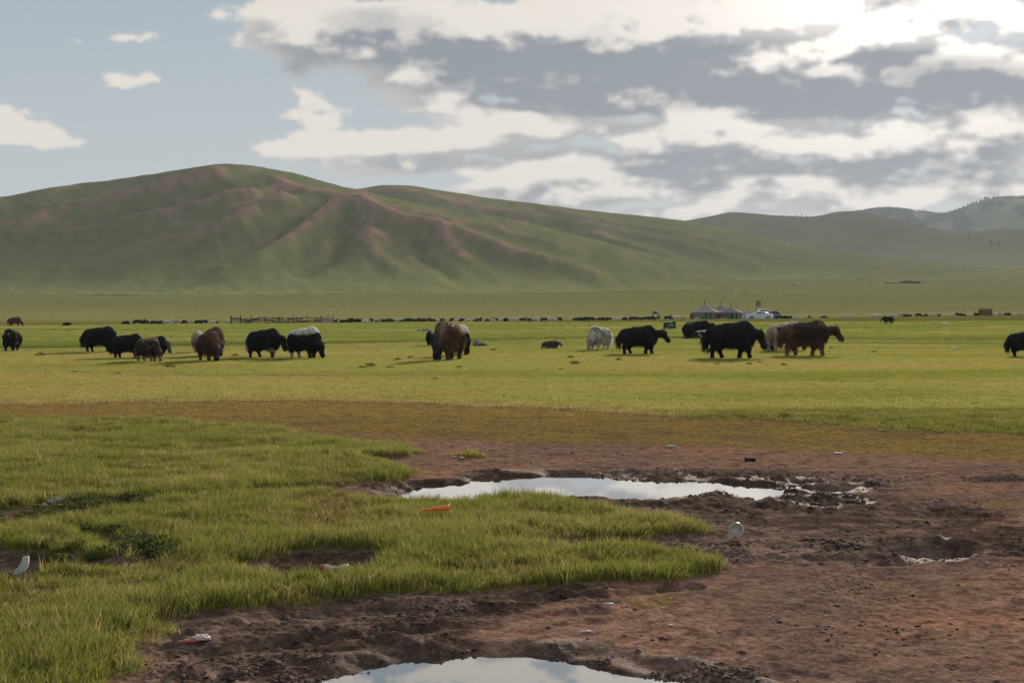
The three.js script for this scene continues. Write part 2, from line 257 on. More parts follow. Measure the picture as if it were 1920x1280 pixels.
function cover(x, z) {                                       // fills zone: how much turf, mud, thin grass; small relief; wetness
  const w = -z, Z = zone;
  Z.grass = Z.mud = Z.thin = Z.h = Z.wet = 0; Z.pond = -9;
  if (w > 44 || w < 1) { Z.grass = 1; return Z; }
  const wx = x + 0.16 * fbm(x * 1.9, z * 1.9, 3) + 0.05 * n2(x * 9, z * 9), wz = z + 0.22 * fbm(x * 1.7 + 40, z * 1.7, 3) + 0.06 * n2(x * 9 + 7, z * 9 + 3);
  let lawn = Math.max(lawnUpper.inside(wx, wz), lawnLower.inside(wx, wz), tuftIsland.inside(wx, wz));
  const hole = Math.max(hollow.inside(wx, wz), ditch.inside(wx, wz), ditchArm.inside(wx, wz) * 0.6 - 0.04, grassShade.inside(wx, wz));
  lawn = Math.min(lawn, -hole);
  const col = clamp(960 + LENS * x / w, -700, 2600), wv = w + 0.9 * fbm(x * 0.35 + 5, z * 0.5, 3);
  const beyondNear = smooth(-0.5, 0.8, wv - EYE * LENS / (trackNearRow(col) - HORIZON)), beyondFar = smooth(-1.5, 1.5, wv - EYE * LENS / (trackFarRow(col) - HORIZON));
  Z.grass = Math.max(smooth(-0.04, 0.16, lawn), beyondFar);
  Z.thin = beyondNear * (1 - Z.grass);
  Z.thin = Math.max(Z.thin, 0.55 * smooth(-0.05, 0.25, thinIsland.inside(wx, wz)), 0.5 * smooth(-0.1, 0.4, thinIslandFar.inside(wx, wz)));
  if (w < 24) for (const [m, k] of mudAreas) Z.mud = Math.max(Z.mud, k * smooth(-0.22, 0.3, m.inside(wx, wz) + 0.5 * fbm(x * 1.2, z * 1.2, 4)));
  if (hole > -0.1) Z.mud = Math.max(Z.mud, 0.7 * smooth(-0.1, 0.05, hole));
  const bare = 1 - Z.grass;
  Z.mud *= bare;
  // relief
  const fine = w < 24 ? 1 : 0;
  let h = 0.03 * Z.grass * (1 + 0.8 * fbm(x * 0.9, z * 0.9, 2));
  if (fine && bare > 0.02) {
    const along = x * 0.55 - z * 0.83, across = x * 0.83 + z * 0.55;      // wheel tracks swing away to the right
    h += bare * (0.016 * fbm(x * 2.2, z * 2.2, 5) + 0.003 * n2(x * 17, z * 17) + 0.006 * (1 - Z.mud) * n2(along * 0.5, across * 4.5));
    if (Z.mud > 0.02) {
      const big = 1 - Math.abs(n2(x * 2.6 + 11, z * 2.6)) * 2.4, mid = 1 - Math.abs(n2(x * 6.1 + 3, z * 5.3)) * 2.2, lump = fbm(x * 13, z * 13, 2);
      const rut = n2(x * 0.55 + z * 0.2, z * 3.1 - x * 0.35);
      h += Z.mud * (0.035 * Math.max(0, big) * smooth(-0.2, 0.35, n2(x * 0.8 + 5, z * 0.8)) + 0.026 * mid * smooth(-0.1, 0.35, n2(x * 1.3, z * 1.3 + 8)) + 0.026 * lump + 0.035 * rut - 0.012);
    }
    h += bare * rutted(x, z);
    h -= 0.05 * smooth(-0.15, 0.3, hole);
    let pond = Math.max(pondFar.inside(x + 0.16 * n2(x * 4, z * 4), z + 0.16 * n2(x * 3.4, z * 3.4 + 9)), pondNear.inside(x + 0.1 * n2(x * 5, z * 5), z + 0.11 * n2(x * 4, z * 4 + 9)));
    for (const p of pools) pond = Math.max(pond, p.inside(x + 0.05 * n2(x * 6, z * 6), z + 0.1 * n2(x * 6, z * 6 + 5)));
    Z.pond = pond;
    if (pond > -1) {
      const near = smooth(-0.55, 0, pond);
      const shore = WATER - pond * (pond > 0 ? 0.5 : 0.2);
      h = mix(h, Math.max(shore + h * (pond > 0 ? 0.32 : 0.6), WATER - 0.1), smooth(-0.45, -0.02, pond));
      Z.wet = Math.max(Z.wet, near);
    }
  }
  Z.wet = Z.wet * smooth(-0.25, 0.1, fbm(x * 2.1 + 20, z * 2.1, 3)) ;
  Z.h = h;
  return Z;
}
const surface = (x, z) => land(x, z) + cover(x, z).h;
const seat = (px, py) => { const p = spot(px, py); p.y = surface(p.x, p.z); return p; };

// soil banks and worn places on the far meadow: [column, row, half width, half depth in metres, strength]
const wornSpots = [[930, 629, 4.2, 1.1, 1], [1060, 631, 4, 1.2, 0.8], [1110, 634, 5, 1.2, 0.8], [1165, 632, 2.2, 1.2, 0.9], [1255, 633, 4, 1.4, 0.8], [1320, 632, 5, 1.6, 0.8], [520, 706, 3.5, 0.9, 0.5], [200, 700, 4, 0.9, 0.35], [760, 700, 3, 0.6, 0.3], [440, 645, 3, 1.5, 0.6], [1215, 603, 4, 1, 0.7], [820, 795, 1.6, 0.9, 0.9], [1700, 643, 9, 1.6, 0.45], [1860, 645, 9, 1.6, 0.45], [1000, 642, 9, 1.5, 0.35], [90, 640, 9, 1.5, 0.3], [1500, 645, 6, 1.5, 0.3]].map(([a, b, c, d, e]) => { const p = spot(a, b); return [p.x, p.z, c, d, e]; });
function soilColour(x, z) {
  const Z = cover(x, z), w = -z, d = Math.hypot(x, z), spread = fbm(x * 0.35, z * 0.35, 3), broad = fbm(x * 0.05 + 3, z * 0.11, 3), grain = n2(x * 21, z * 21);
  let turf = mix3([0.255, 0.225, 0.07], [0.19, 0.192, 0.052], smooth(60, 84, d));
  turf = mix3(turf, [0.29, 0.228, 0.085], smooth(0.0, 0.35, broad));
  turf = mix3(turf, [0.17, 0.175, 0.035], 0.75 * smooth(0.04, 0.4, -broad + 0.25 * fbm(x * 0.08, z * 0.5, 2)));
  if (w < 24) turf = mix3([0.14, 0.12, 0.03], [0.19, 0.15, 0.045], 0.5 + spread);
  if (w > 24 && w < 70) turf = mix3(turf, [0.3, 0.19, 0.07], smooth(0.05, 0.4, fbm(x * 0.12 + 20, z * 0.5, 3)) * 0.7);
  // behind the rise: turf turns paler, then greener and darker, farther from the camera
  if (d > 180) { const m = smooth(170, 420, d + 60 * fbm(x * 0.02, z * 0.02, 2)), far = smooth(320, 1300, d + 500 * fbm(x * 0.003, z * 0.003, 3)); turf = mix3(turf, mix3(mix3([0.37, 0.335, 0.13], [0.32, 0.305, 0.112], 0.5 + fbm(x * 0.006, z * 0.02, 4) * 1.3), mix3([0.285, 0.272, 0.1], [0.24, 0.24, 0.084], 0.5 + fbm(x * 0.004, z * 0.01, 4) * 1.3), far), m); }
  if (d > 55 && d < 125) { const [px, ww] = polar(x, z), s = ww - edgeOf(px) + 1.5 * fbm(x * 0.1, z * 0.2, 2); turf = mix3(turf, [0.11, 0.125, 0.022], 0.75 * smooth(0, 2, s) * (1 - smooth(8, 20, s))); turf = mix3(turf, [0.25, 0.2, 0.1], 0.6 * smooth(-9, -5, s) * (1 - smooth(-1.5, 0.3, s)) * smooth(-0.15, 0.3, fbm(x * 0.13, z * 0.3, 3) + 0.12)); }
  for (const q of wornSpots) { const a = (x - q[0]) / q[2], b = (z - q[1]) / q[3], k = a * a + b * b; if (k < 3) turf = mix3(turf, [0.12, 0.075, 0.045], q[4] * Math.exp(-k) * clamp(0.75 + 1.1 * fbm(x * 0.9, z * 0.9, 3))); }
  let dirt = mix3([0.35, 0.2, 0.138], [0.25, 0.155, 0.115], smooth(-0.15, 0.35, spread + 0.4 * fbm(x * 2.3, z * 2.3, 3)));
  dirt = mix3(dirt, [0.39, 0.2, 0.125], smooth(0.05, 0.35, fbm(x * 0.6 + 8, z * 0.6 + 2, 2)) * 0.7);
  dirt = mix3(dirt, [0.235, 0.15, 0.112], 0.6 * smooth(0.1, 0.5, n2((x * 0.55 - z * 0.83) * 0.4, (x * 0.83 + z * 0.55) * 3.2)));
  const fleck = smooth(0.12, 0.3, fbm(x * 5.5 + 2, z * 8, 3) + 0.25 * fbm(x * 0.8, z * 0.8 + 4, 2));   // scattered dark crumbs of trodden mud
  dirt = mix3(dirt, [0.12, 0.078, 0.058], 0.65 * fleck);
  const mud = mix3([0.135, 0.086, 0.063], [0.31, 0.2, 0.148], smooth(-0.2, 0.4, spread + 0.7 * fbm(x * 4, z * 4, 2)));
  let c = mix3(dirt, mud, smooth(0.1, 0.65, Z.mud));
  c = mix3(c, mix3([0.28, 0.185, 0.07], [0.22, 0.15, 0.058], 0.5 + broad + grain * 0.4), Z.thin * 0.85);
  c = mix3(c, turf, Z.grass);
  if (Z.pond > -0.04) c = mix3(c, [0.07, 0.05, 0.035], smooth(-0.04, 0.1, Z.pond));
  const k = 1 + 0.16 * grain;
  return [c[0] * k, c[1] * k, c[2] * k];
}
// fine grain of soil
function grainMaps(size, seed) {
  const c = new Uint8Array(size * size * 4), r = rng(seed), f = new Float32Array(size * size);
  for (let o = 0; o < 4; o++) { const n = 16 << o, g = Float32Array.from({ length: n * n }, () => r() - 0.5); for (let y = 0; y < size; y++) for (let x = 0; x < size; x++) { const u = x / size * n, v = y / size * n, i = Math.floor(u), j = Math.floor(v), a = u - i, b = v - j, p = (q, s) => g[(s % n) * n + q % n]; f[y * size + x] += (mix(mix(p(i, j), p(i + 1, j), a), mix(p(i, j + 1), p(i + 1, j + 1), a), b)) * (o < 2 ? 0.5 : 0.8); } }
  for (let i = 0; i < size * size; i++) { const v = clamp(200 + 75 * f[i] + 22 * (r() - 0.5), 0, 255); c.set([v, v, v, 255], i * 4); }
  const t = new THREE.DataTexture(c, size, size); t.wrapS = t.wrapT = THREE.RepeatWrapping; t.magFilter = t.minFilter = THREE.LinearFilter; t.colorSpace = THREE.SRGBColorSpace; t.needsUpdate = true;
  const b = t.clone(); b.colorSpace = THREE.NoColorSpace; return [t, b];
}
const [grainColour, grainBump] = grainMaps(512, 5);
{ // one sheet from under the camera to the far hills; finer where the camera looks
  const angles = [], radii = [];
  for (let a = -180; a < -22.5; a += 3.5) angles.push(a);
  for (let a = -22.5; a < 22.5; a += 0.0625) angles.push(a);
  for (let a = 22.5; a <= 180.001; a += 3.5) angles.push(a);
  for (let r = 0.6; r < 5.6; r *= 1.12) radii.push(r);
  for (let r = 5.6; r < 28; r *= 1.0034) radii.push(r);
  for (let r = 28; r < 300; r *= 1.0105) radii.push(r);
  for (let r = 300; r < 13000; r *= 1.05) radii.push(r);
  const A = angles.length, R = radii.length, pos = new Float32Array(A * R * 3), col = new Float32Array(A * R * 3), uv = new Float32Array(A * R * 2), wet = new Uint8Array(A * R);
  for (let j = 0; j < R; j++) for (let i = 0; i < A; i++) {
    const a = angles[i] * Math.PI / 180, x = Math.sin(a) * radii[j], z = -Math.cos(a) * radii[j], k = j * A + i;
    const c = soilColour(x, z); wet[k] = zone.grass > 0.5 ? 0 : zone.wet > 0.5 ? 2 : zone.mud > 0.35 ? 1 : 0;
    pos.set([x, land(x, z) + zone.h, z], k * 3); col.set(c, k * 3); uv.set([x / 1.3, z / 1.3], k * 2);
  }
  const sorts = [[], [], []];                                // dry soil, mud, wet rim of the water
  for (let j = 0; j + 1 < R; j++) for (let i = 0; i + 1 < A; i++) { const k = j * A + i; sorts[wet[k]].push(k, k + 1, k + A, k + 1, k + A + 1, k + A); }
  const g = new THREE.BufferGeometry();
  g.setAttribute('position', new THREE.BufferAttribute(pos, 3)); g.setAttribute('color', new THREE.BufferAttribute(col, 3)); g.setAttribute('uv', new THREE.BufferAttribute(uv, 2));
  const index = new Uint32Array(sorts.reduce((n, l) => n + l.length, 0)); let filled = 0;
  sorts.forEach((list, n) => { index.set(list, filled); g.addGroup(filled, list.length, n); filled += list.length; });
  g.setIndex(new THREE.BufferAttribute(index, 1)); g.computeVertexNormals();
  const look = { vertexColors: true, map: grainColour, bumpMap: grainBump };
  put(new THREE.Mesh(g, [new THREE.MeshPhysicalMaterial({ ...look, roughness: 1, specularIntensity: 0, bumpScale: 0.004 }), new THREE.MeshPhysicalMaterial({ ...look, roughness: 1, specularIntensity: 0, bumpScale: 0.005 }), new THREE.MeshPhysicalMaterial({ ...look, roughness: 0.72, specularIntensity: 0.02, bumpScale: 0.005 })]), 'ground', { kind: 'structure' });
}
{ // standing water in the wheel hollows
  const m = new THREE.MeshPhysicalMaterial({ color: new THREE.Color().setRGB(0.06, 0.045, 0.033), roughness: 0.02, ior: 1.9, clearcoat: 1, clearcoatRoughness: 0.02 });
  for (const p of [pondFar, pondNear, ...pools]) {
    const q = [...p.p].sort((u, v) => u[0] - v[0] || u[1] - v[1]), side = (list) => { const h = []; for (const c of list) { while (h.length > 1 && (h[h.length - 1][0] - h[h.length - 2][0]) * (c[1] - h[h.length - 2][1]) - (h[h.length - 1][1] - h[h.length - 2][1]) * (c[0] - h[h.length - 2][0]) <= 0) h.pop(); h.push(c); } h.pop(); return h; };
    const hull = [...side(q), ...side(q.reverse())], cx = hull.reduce((s, c) => s + c[0], 0) / hull.length, cz = hull.reduce((s, c) => s + c[1], 0) / hull.length;
    const shape = new THREE.Shape(hull.map(([x, z]) => { const dx = x - cx, dz = z - cz, k = 1 + 0.12 / Math.max(Math.hypot(dx, dz), 0.1); return new THREE.Vector2(cx + dx * k, -(cz + dz * k)); }));
    const g = new THREE.ShapeGeometry(shape); g.rotateX(-Math.PI / 2);
    const o = put(new THREE.Mesh(g, m), 'puddle_water', { kind: 'structure' }); o.position.y = WATER;
  }
}

// ------------------------------------------------------------------ hills
function hill(name, ridge, from, to, base, top, baseRow, spurs, colour, step, amp = 1) {
  const cols = [], ridgeRow = curve(ridge);
  for (let px = from; px <= to; px += step) cols.push(px);
  const rows = 170, n = cols.length, pos = new Float32Array(n * rows * 3), info = [];
  for (let j = 0; j < rows; j++) for (let i = 0; i < n; i++) {
    const px = cols[i], s = j / (rows - 1) * 1.25, D = top + 0.06 * top * n2(px * 0.004 + 2, 0.5), w = base + (D - base) * s, x = (px - 960) / LENS * w;
    const peak = EYE + (HORIZON - ridgeRow(px)) * D / LENS, foot = EYE + (HORIZON - baseRow) * base / LENS - 6;
    const sh = s < 1 ? smooth(0, 1, Math.pow(s, 0.86)) : 1 - (s - 1) * (s - 1) * 3;
    let e = foot + (peak - foot) * sh;
    const row = HORIZON - (e - EYE) * LENS / w, mid = smooth(0.02, 0.3, s) * (1 - smooth(0.8, 0.98, s));
    let crest = 0, gully = 0;
    for (const sp of spurs) {
      let best = 1e9, t = 0;
      for (let k = 0; k + 1 < sp.p.length; k++) {
        const [ax, ay] = sp.p[k], [bx, by] = sp.p[k + 1], ux = bx - ax, uy = (by - ay) * 2, q = clamp(((px - ax) * ux + (row - ay) * 2 * uy) / (ux * ux + uy * uy));
        const d = Math.hypot(ax + ux * q - px, (ay - row) * 2 + uy * q); if (d < best) { best = d; t = (k + q) / (sp.p.length - 1); }
      }
      const g = Math.exp(-Math.pow(best / sp.wide, 2)) * smooth(0, 0.1, t + 0.03) * (1 - 0.6 * t);
      if (sp.up > 0) crest = Math.max(crest, g); else gully = Math.max(gully, g);
      e += sp.up * 0.62 * g * smooth(0.02, 0.15, s) * (1 - smooth(0.9, 1, s)) * amp;
    }
    e += mid * amp * (8 * fbm(px * 0.006 + 4, w * 0.0016, 3) + 2 * (0.3 - Math.abs(n2(px * 0.017 + w * 0.002, w * 0.0016)))) + 1.4 * amp * fbm(px * 0.03, w * 0.012, 3) * (1 - smooth(0.9, 1, s));
    pos.set([x, e, -w], (j * n + i) * 3); info.push([crest, gully, s, px, row, w]);
  }
  const index = [];
  for (let j = 0; j + 1 < rows; j++) for (let i = 0; i + 1 < n; i++) { const k = j * n + i; index.push(k, k + 1, k + n, k + 1, k + n + 1, k + n); }
  const g = new THREE.BufferGeometry(); g.setAttribute('position', new THREE.BufferAttribute(pos, 3)); g.setIndex(index); g.computeVertexNormals();
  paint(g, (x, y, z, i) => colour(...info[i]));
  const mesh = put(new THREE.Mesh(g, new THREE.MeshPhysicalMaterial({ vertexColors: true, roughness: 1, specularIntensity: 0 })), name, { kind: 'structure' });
  mesh.userData.kind = 'structure';
  const height = (px, w) => { let j = 0; const i = clamp(Math.round((px - from) / step), 0, n - 1); while (j < rows - 2 && -pos[((j + 1) * n + i) * 3 + 2] < w) j++; const a = (j * n + i) * 3, b = a + n * 3, t = clamp((w + pos[a + 2]) / (pos[a + 2] - pos[b + 2])); return mix(pos[a + 1], pos[b + 1], t); };
  return { height, ridgeRow, top, base };
}
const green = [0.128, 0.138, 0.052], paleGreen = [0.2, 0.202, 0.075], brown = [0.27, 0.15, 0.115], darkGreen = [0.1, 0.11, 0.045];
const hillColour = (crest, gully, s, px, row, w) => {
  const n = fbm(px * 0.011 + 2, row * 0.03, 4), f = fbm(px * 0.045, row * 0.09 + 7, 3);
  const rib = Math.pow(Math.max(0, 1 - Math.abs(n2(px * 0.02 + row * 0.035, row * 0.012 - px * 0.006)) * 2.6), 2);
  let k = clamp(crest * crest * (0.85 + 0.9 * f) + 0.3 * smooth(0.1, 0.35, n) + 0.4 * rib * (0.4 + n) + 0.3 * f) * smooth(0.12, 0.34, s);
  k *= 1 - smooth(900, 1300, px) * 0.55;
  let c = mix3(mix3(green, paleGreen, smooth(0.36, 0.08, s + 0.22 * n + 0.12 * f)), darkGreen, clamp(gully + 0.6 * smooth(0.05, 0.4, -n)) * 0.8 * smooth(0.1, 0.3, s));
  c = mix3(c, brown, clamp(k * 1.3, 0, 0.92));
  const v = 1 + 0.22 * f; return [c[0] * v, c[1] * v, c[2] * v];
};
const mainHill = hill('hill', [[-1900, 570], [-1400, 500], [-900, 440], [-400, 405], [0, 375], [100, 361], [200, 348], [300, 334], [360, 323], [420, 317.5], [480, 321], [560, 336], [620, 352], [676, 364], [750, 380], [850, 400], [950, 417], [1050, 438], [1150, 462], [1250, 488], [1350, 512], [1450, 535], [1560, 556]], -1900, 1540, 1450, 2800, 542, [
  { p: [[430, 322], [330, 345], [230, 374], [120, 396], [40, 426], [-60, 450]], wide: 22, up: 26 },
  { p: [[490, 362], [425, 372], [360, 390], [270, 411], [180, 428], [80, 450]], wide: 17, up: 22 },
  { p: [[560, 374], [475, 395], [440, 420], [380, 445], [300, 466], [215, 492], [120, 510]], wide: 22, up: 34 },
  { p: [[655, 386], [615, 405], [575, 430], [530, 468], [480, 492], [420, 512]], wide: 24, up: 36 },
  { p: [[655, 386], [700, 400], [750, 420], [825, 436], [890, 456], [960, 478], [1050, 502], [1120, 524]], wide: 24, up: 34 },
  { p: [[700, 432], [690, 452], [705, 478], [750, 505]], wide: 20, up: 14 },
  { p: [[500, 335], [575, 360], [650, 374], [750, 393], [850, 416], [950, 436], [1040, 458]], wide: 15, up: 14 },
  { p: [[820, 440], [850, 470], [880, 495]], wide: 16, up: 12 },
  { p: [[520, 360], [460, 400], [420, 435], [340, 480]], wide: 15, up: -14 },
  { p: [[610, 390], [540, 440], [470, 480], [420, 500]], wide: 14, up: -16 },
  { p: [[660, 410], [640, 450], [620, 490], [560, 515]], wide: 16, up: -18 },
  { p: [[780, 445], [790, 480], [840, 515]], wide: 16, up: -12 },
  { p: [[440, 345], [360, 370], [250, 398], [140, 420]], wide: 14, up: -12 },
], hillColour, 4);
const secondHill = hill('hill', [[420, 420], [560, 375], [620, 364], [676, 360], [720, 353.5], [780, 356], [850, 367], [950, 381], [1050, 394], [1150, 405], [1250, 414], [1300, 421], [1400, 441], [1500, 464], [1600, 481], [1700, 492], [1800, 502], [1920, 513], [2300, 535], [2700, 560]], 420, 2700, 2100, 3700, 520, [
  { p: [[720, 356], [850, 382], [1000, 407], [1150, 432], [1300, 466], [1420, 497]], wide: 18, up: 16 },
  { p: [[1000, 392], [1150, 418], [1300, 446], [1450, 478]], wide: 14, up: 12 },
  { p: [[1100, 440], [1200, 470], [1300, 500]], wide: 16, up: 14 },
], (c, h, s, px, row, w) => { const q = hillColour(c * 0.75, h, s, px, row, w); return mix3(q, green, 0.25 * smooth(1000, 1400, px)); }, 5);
const middleHill = hill('hill', [[1100, 440], [1200, 428], [1290, 416], [1340, 407], [1370, 401.5], [1420, 405], [1480, 410], [1530, 410], [1570, 402], [1610, 400.5], [1660, 410], [1720, 425], [1780, 436], [1830, 437], [1870, 432], [1910, 434], [1980, 445], [2300, 470], [2800, 540]], 1100, 2800, 3600, 5600, 510, [], (c, h, s, px, row, w) => {
  const n = fbm(px * 0.01, row * 0.03, 4); return mix3(mix3([0.15, 0.152, 0.075], [0.095, 0.1, 0.055], smooth(0.2, 0.75, s + 0.2 * n)), [0.12, 0.092, 0.075], clamp(0.35 * smooth(0.6, 0.95, s) + n * 0.8) * smooth(0.2, 0.6, s));
}, 6, 1.1);
const forestHill = hill('hill', [[1400, 440], [1560, 412], [1620, 401], [1660, 396], [1720, 400], [1770, 405], [1800, 400], [1830, 393], [1855, 381], [1880, 376], [1920, 375], [2000, 380], [2300, 410], [2800, 500]], 1400, 2800, 7200, 9400, 470, [{ p: [[1860, 384], [1820, 400], [1780, 418]], wide: 20, up: 60 }], (c, h, s, px, row, w) => mix3([0.06, 0.085, 0.05], [0.15, 0.165, 0.075], 0.5 + fbm(px * 0.02, row * 0.05, 3)), 8, 1.2);

// ------------------------------------------------------------------ grass
function tuftGeometry(seed, blades, spread, tall, wide) {
  const r = rng(seed), pos = [], idx = [];
  for (let b = 0; b < blades; b++) {
    const a = r() * 6.283, q = Math.sqrt(r()) * spread, x = Math.cos(a) * q, z = Math.sin(a) * q, f = r() * 6.283, h = tall * (0.55 + 0.6 * r()), lean = (0.15 + 0.55 * r()) * h, la = r() * 6.283;
    const wx = Math.cos(f) * wide / 2, wz = Math.sin(f) * wide / 2, lx = Math.cos(la) * lean, lz = Math.sin(la) * lean, k = pos.length / 3;
    pos.push(x - wx, -0.015, z - wz, x + wx, -0.015, z + wz, x - wx * 0.8 + lx * 0.35, h * 0.6, z - wz * 0.8 + lz * 0.35, x + wx * 0.8 + lx * 0.35, h * 0.6, z + wz * 0.8 + lz * 0.35, x + lx, h, z + lz);
    idx.push(k, k + 1, k + 3, k, k + 3, k + 2, k + 2, k + 3, k + 4);
  }
  const g = new THREE.BufferGeometry(); g.setAttribute('position', new THREE.Float32BufferAttribute(pos, 3)); g.setIndex(idx); g.computeVertexNormals(); return g;
}
const bladeMaterial = new THREE.MeshPhysicalMaterial({ color: 0xffffff, roughness: 0.95, specularIntensity: 0.3, transmission: 0.42, thickness: 0, side: THREE.DoubleSide });
function sow(name, geometries, seed, from, to, perSquare, accept) {
  const r = rng(seed), lists = geometries.map(() => []), m = new THREE.Matrix4(), q = new THREE.Quaternion(), e = new THREE.Euler(), v = new THREE.Vector3(), s = new THREE.Vector3();
  const steps = 60;
  for (let k = 0; k < steps; k++) {
    const w0 = from * Math.pow(to / from, k / steps), w1 = from * Math.pow(to / from, (k + 1) / steps), half = 0.37 * w1 + 1.6, n = Math.round((w1 - w0) * half * 2 * perSquare((w0 + w1) / 2));
    for (let i = 0; i < n; i++) {
      const x = (r() * 2 - 1) * half, z = -mix(w0, w1, r()), got = accept(x, z, r);
      if (!got) continue;
      const [size, tall, c] = got;
      e.set((r() - 0.5) * 0.25, r() * 6.283, (r() - 0.5) * 0.25);
      m.compose(v.set(x, land(x, z) + zone.h, z), q.setFromEuler(e), s.set(size, size * tall, size));
      lists[Math.floor(r() * lists.length)].push([m.clone(), c]);
    }
  }
  lists.forEach((list, n) => {
    const o = new THREE.InstancedMesh(geometries[n], bladeMaterial, list.length), c = new THREE.Color();
    list.forEach(([mm, cc], i) => { o.setMatrixAt(i, mm); o.setColorAt(i, c.setRGB(cc[0], cc[1], cc[2])); });
    put(o, name, { kind: 'stuff' });
  });
}
const bladeColour = (x, z, r) => {
  const b = fbm(x * 0.5 + 7, z * 0.5, 3), d = fbm(x * 1.4, z * 1.4 + 3, 2), v = 0.75 + 0.5 * r();
  let c = mix3([0.205, 0.215, 0.038], [0.275, 0.258, 0.062], smooth(-0.2, 0.4, b + 0.3 * (r() - 0.5)));
  c = mix3(c, [0.17, 0.18, 0.028], smooth(0.05, 0.4, -d));
  c = mix3(c, [0.22, 0.15, 0.055], 0.7 * smooth(0.1, 0.35, fbm(x * 0.9 + 30, z * 0.9, 3)));
  if (r() < 0.12) c = [0.36, 0.28, 0.12];                     // dry straw
  return [c[0] * v, c[1] * v, c[2] * v];
};
const lushTufts = [1, 2, 3, 4].map((s) => tuftGeometry(s, 15, 0.055, 0.085, 0.0045));
sow('lawn_grass', lushTufts, 11, 5.4, 25, (w) => mix(900, 460, smooth(6, 18, w)), (x, z, r) => {
  const Z = cover(x, z), w = -z;
  if (Z.grass < 0.3) { // thin growth on the bare soil
    if (Z.pond > -0.1 || r() > Z.thin * 0.8 * smooth(-0.2, 0.3, fbm(x * 0.8, z * 0.8, 3) + 0.1)) return null;
    const v = 0.7 + 0.6 * r(); return [0.5 + 0.25 * r(), 0.38, [0.29 * v, 0.2 * v, 0.06 * v]];
  }
  if (r() > 0.12 + 0.88 * Z.grass * Z.grass) return null;
  const n = fbm(x * 0.9 + 30, z * 0.9, 3), sparse = smooth(0.06, 0.3, n + 0.2 * n2(x * 3, z * 3));
  if (r() < sparse * 0.7) return null;
  if (zone.grass < 0.9 && r() < 0.25) return null;
  return [0.7 + 0.6 * r(), (0.5 + 0.5 * smooth(-0.3, 0.3, -n + 0.4 * n2(x * 2.3 + 9, z * 2.3)) + 0.4 * r() * r()) * (0.55 + 0.45 * smooth(0.3, 1, Z.grass)), bladeColour(x, z, r)];
});
const shortTufts = [5, 6, 7].map((s) => tuftGeometry(s, 18, 0.12, 0.045, 0.008));
sow('meadow_grass', shortTufts, 21, 24, 85, (w) => mix(95, 34, smooth(26, 75, w)), (x, z, r) => {
  const Z = cover(x, z);
  if (Z.grass < 0.3) { if (r() > Z.thin * 0.8) return null; const v = 0.7 + 0.6 * r(); return [0.8, 0.7, [0.29 * v, 0.2 * v, 0.06 * v]]; }
  const c = soilColour(x, z), v = 0.95 + 0.5 * r();
  return [0.8 + 0.5 * r(), 0.6 + 0.5 * r(), [c[0] * v * 1.12, c[1] * v * 1.2, c[2] * v]];
});
const coarseTufts = [8, 9].map((n) => tuftGeometry(n, 20, 0.26, 0.07, 0.02));
sow('rise_grass', coarseTufts, 31, 84, 185, (w) => mix(9, 4, smooth(84, 185, w)), (x, z, r) => {
  const c = soilColour(x, z), v = 0.9 + 0.5 * r(); return [0.8 + 0.6 * r(), 0.6 + 0.6 * r(), [c[0] * v * 1.1, c[1] * v * 1.2, c[2] * v]];
});

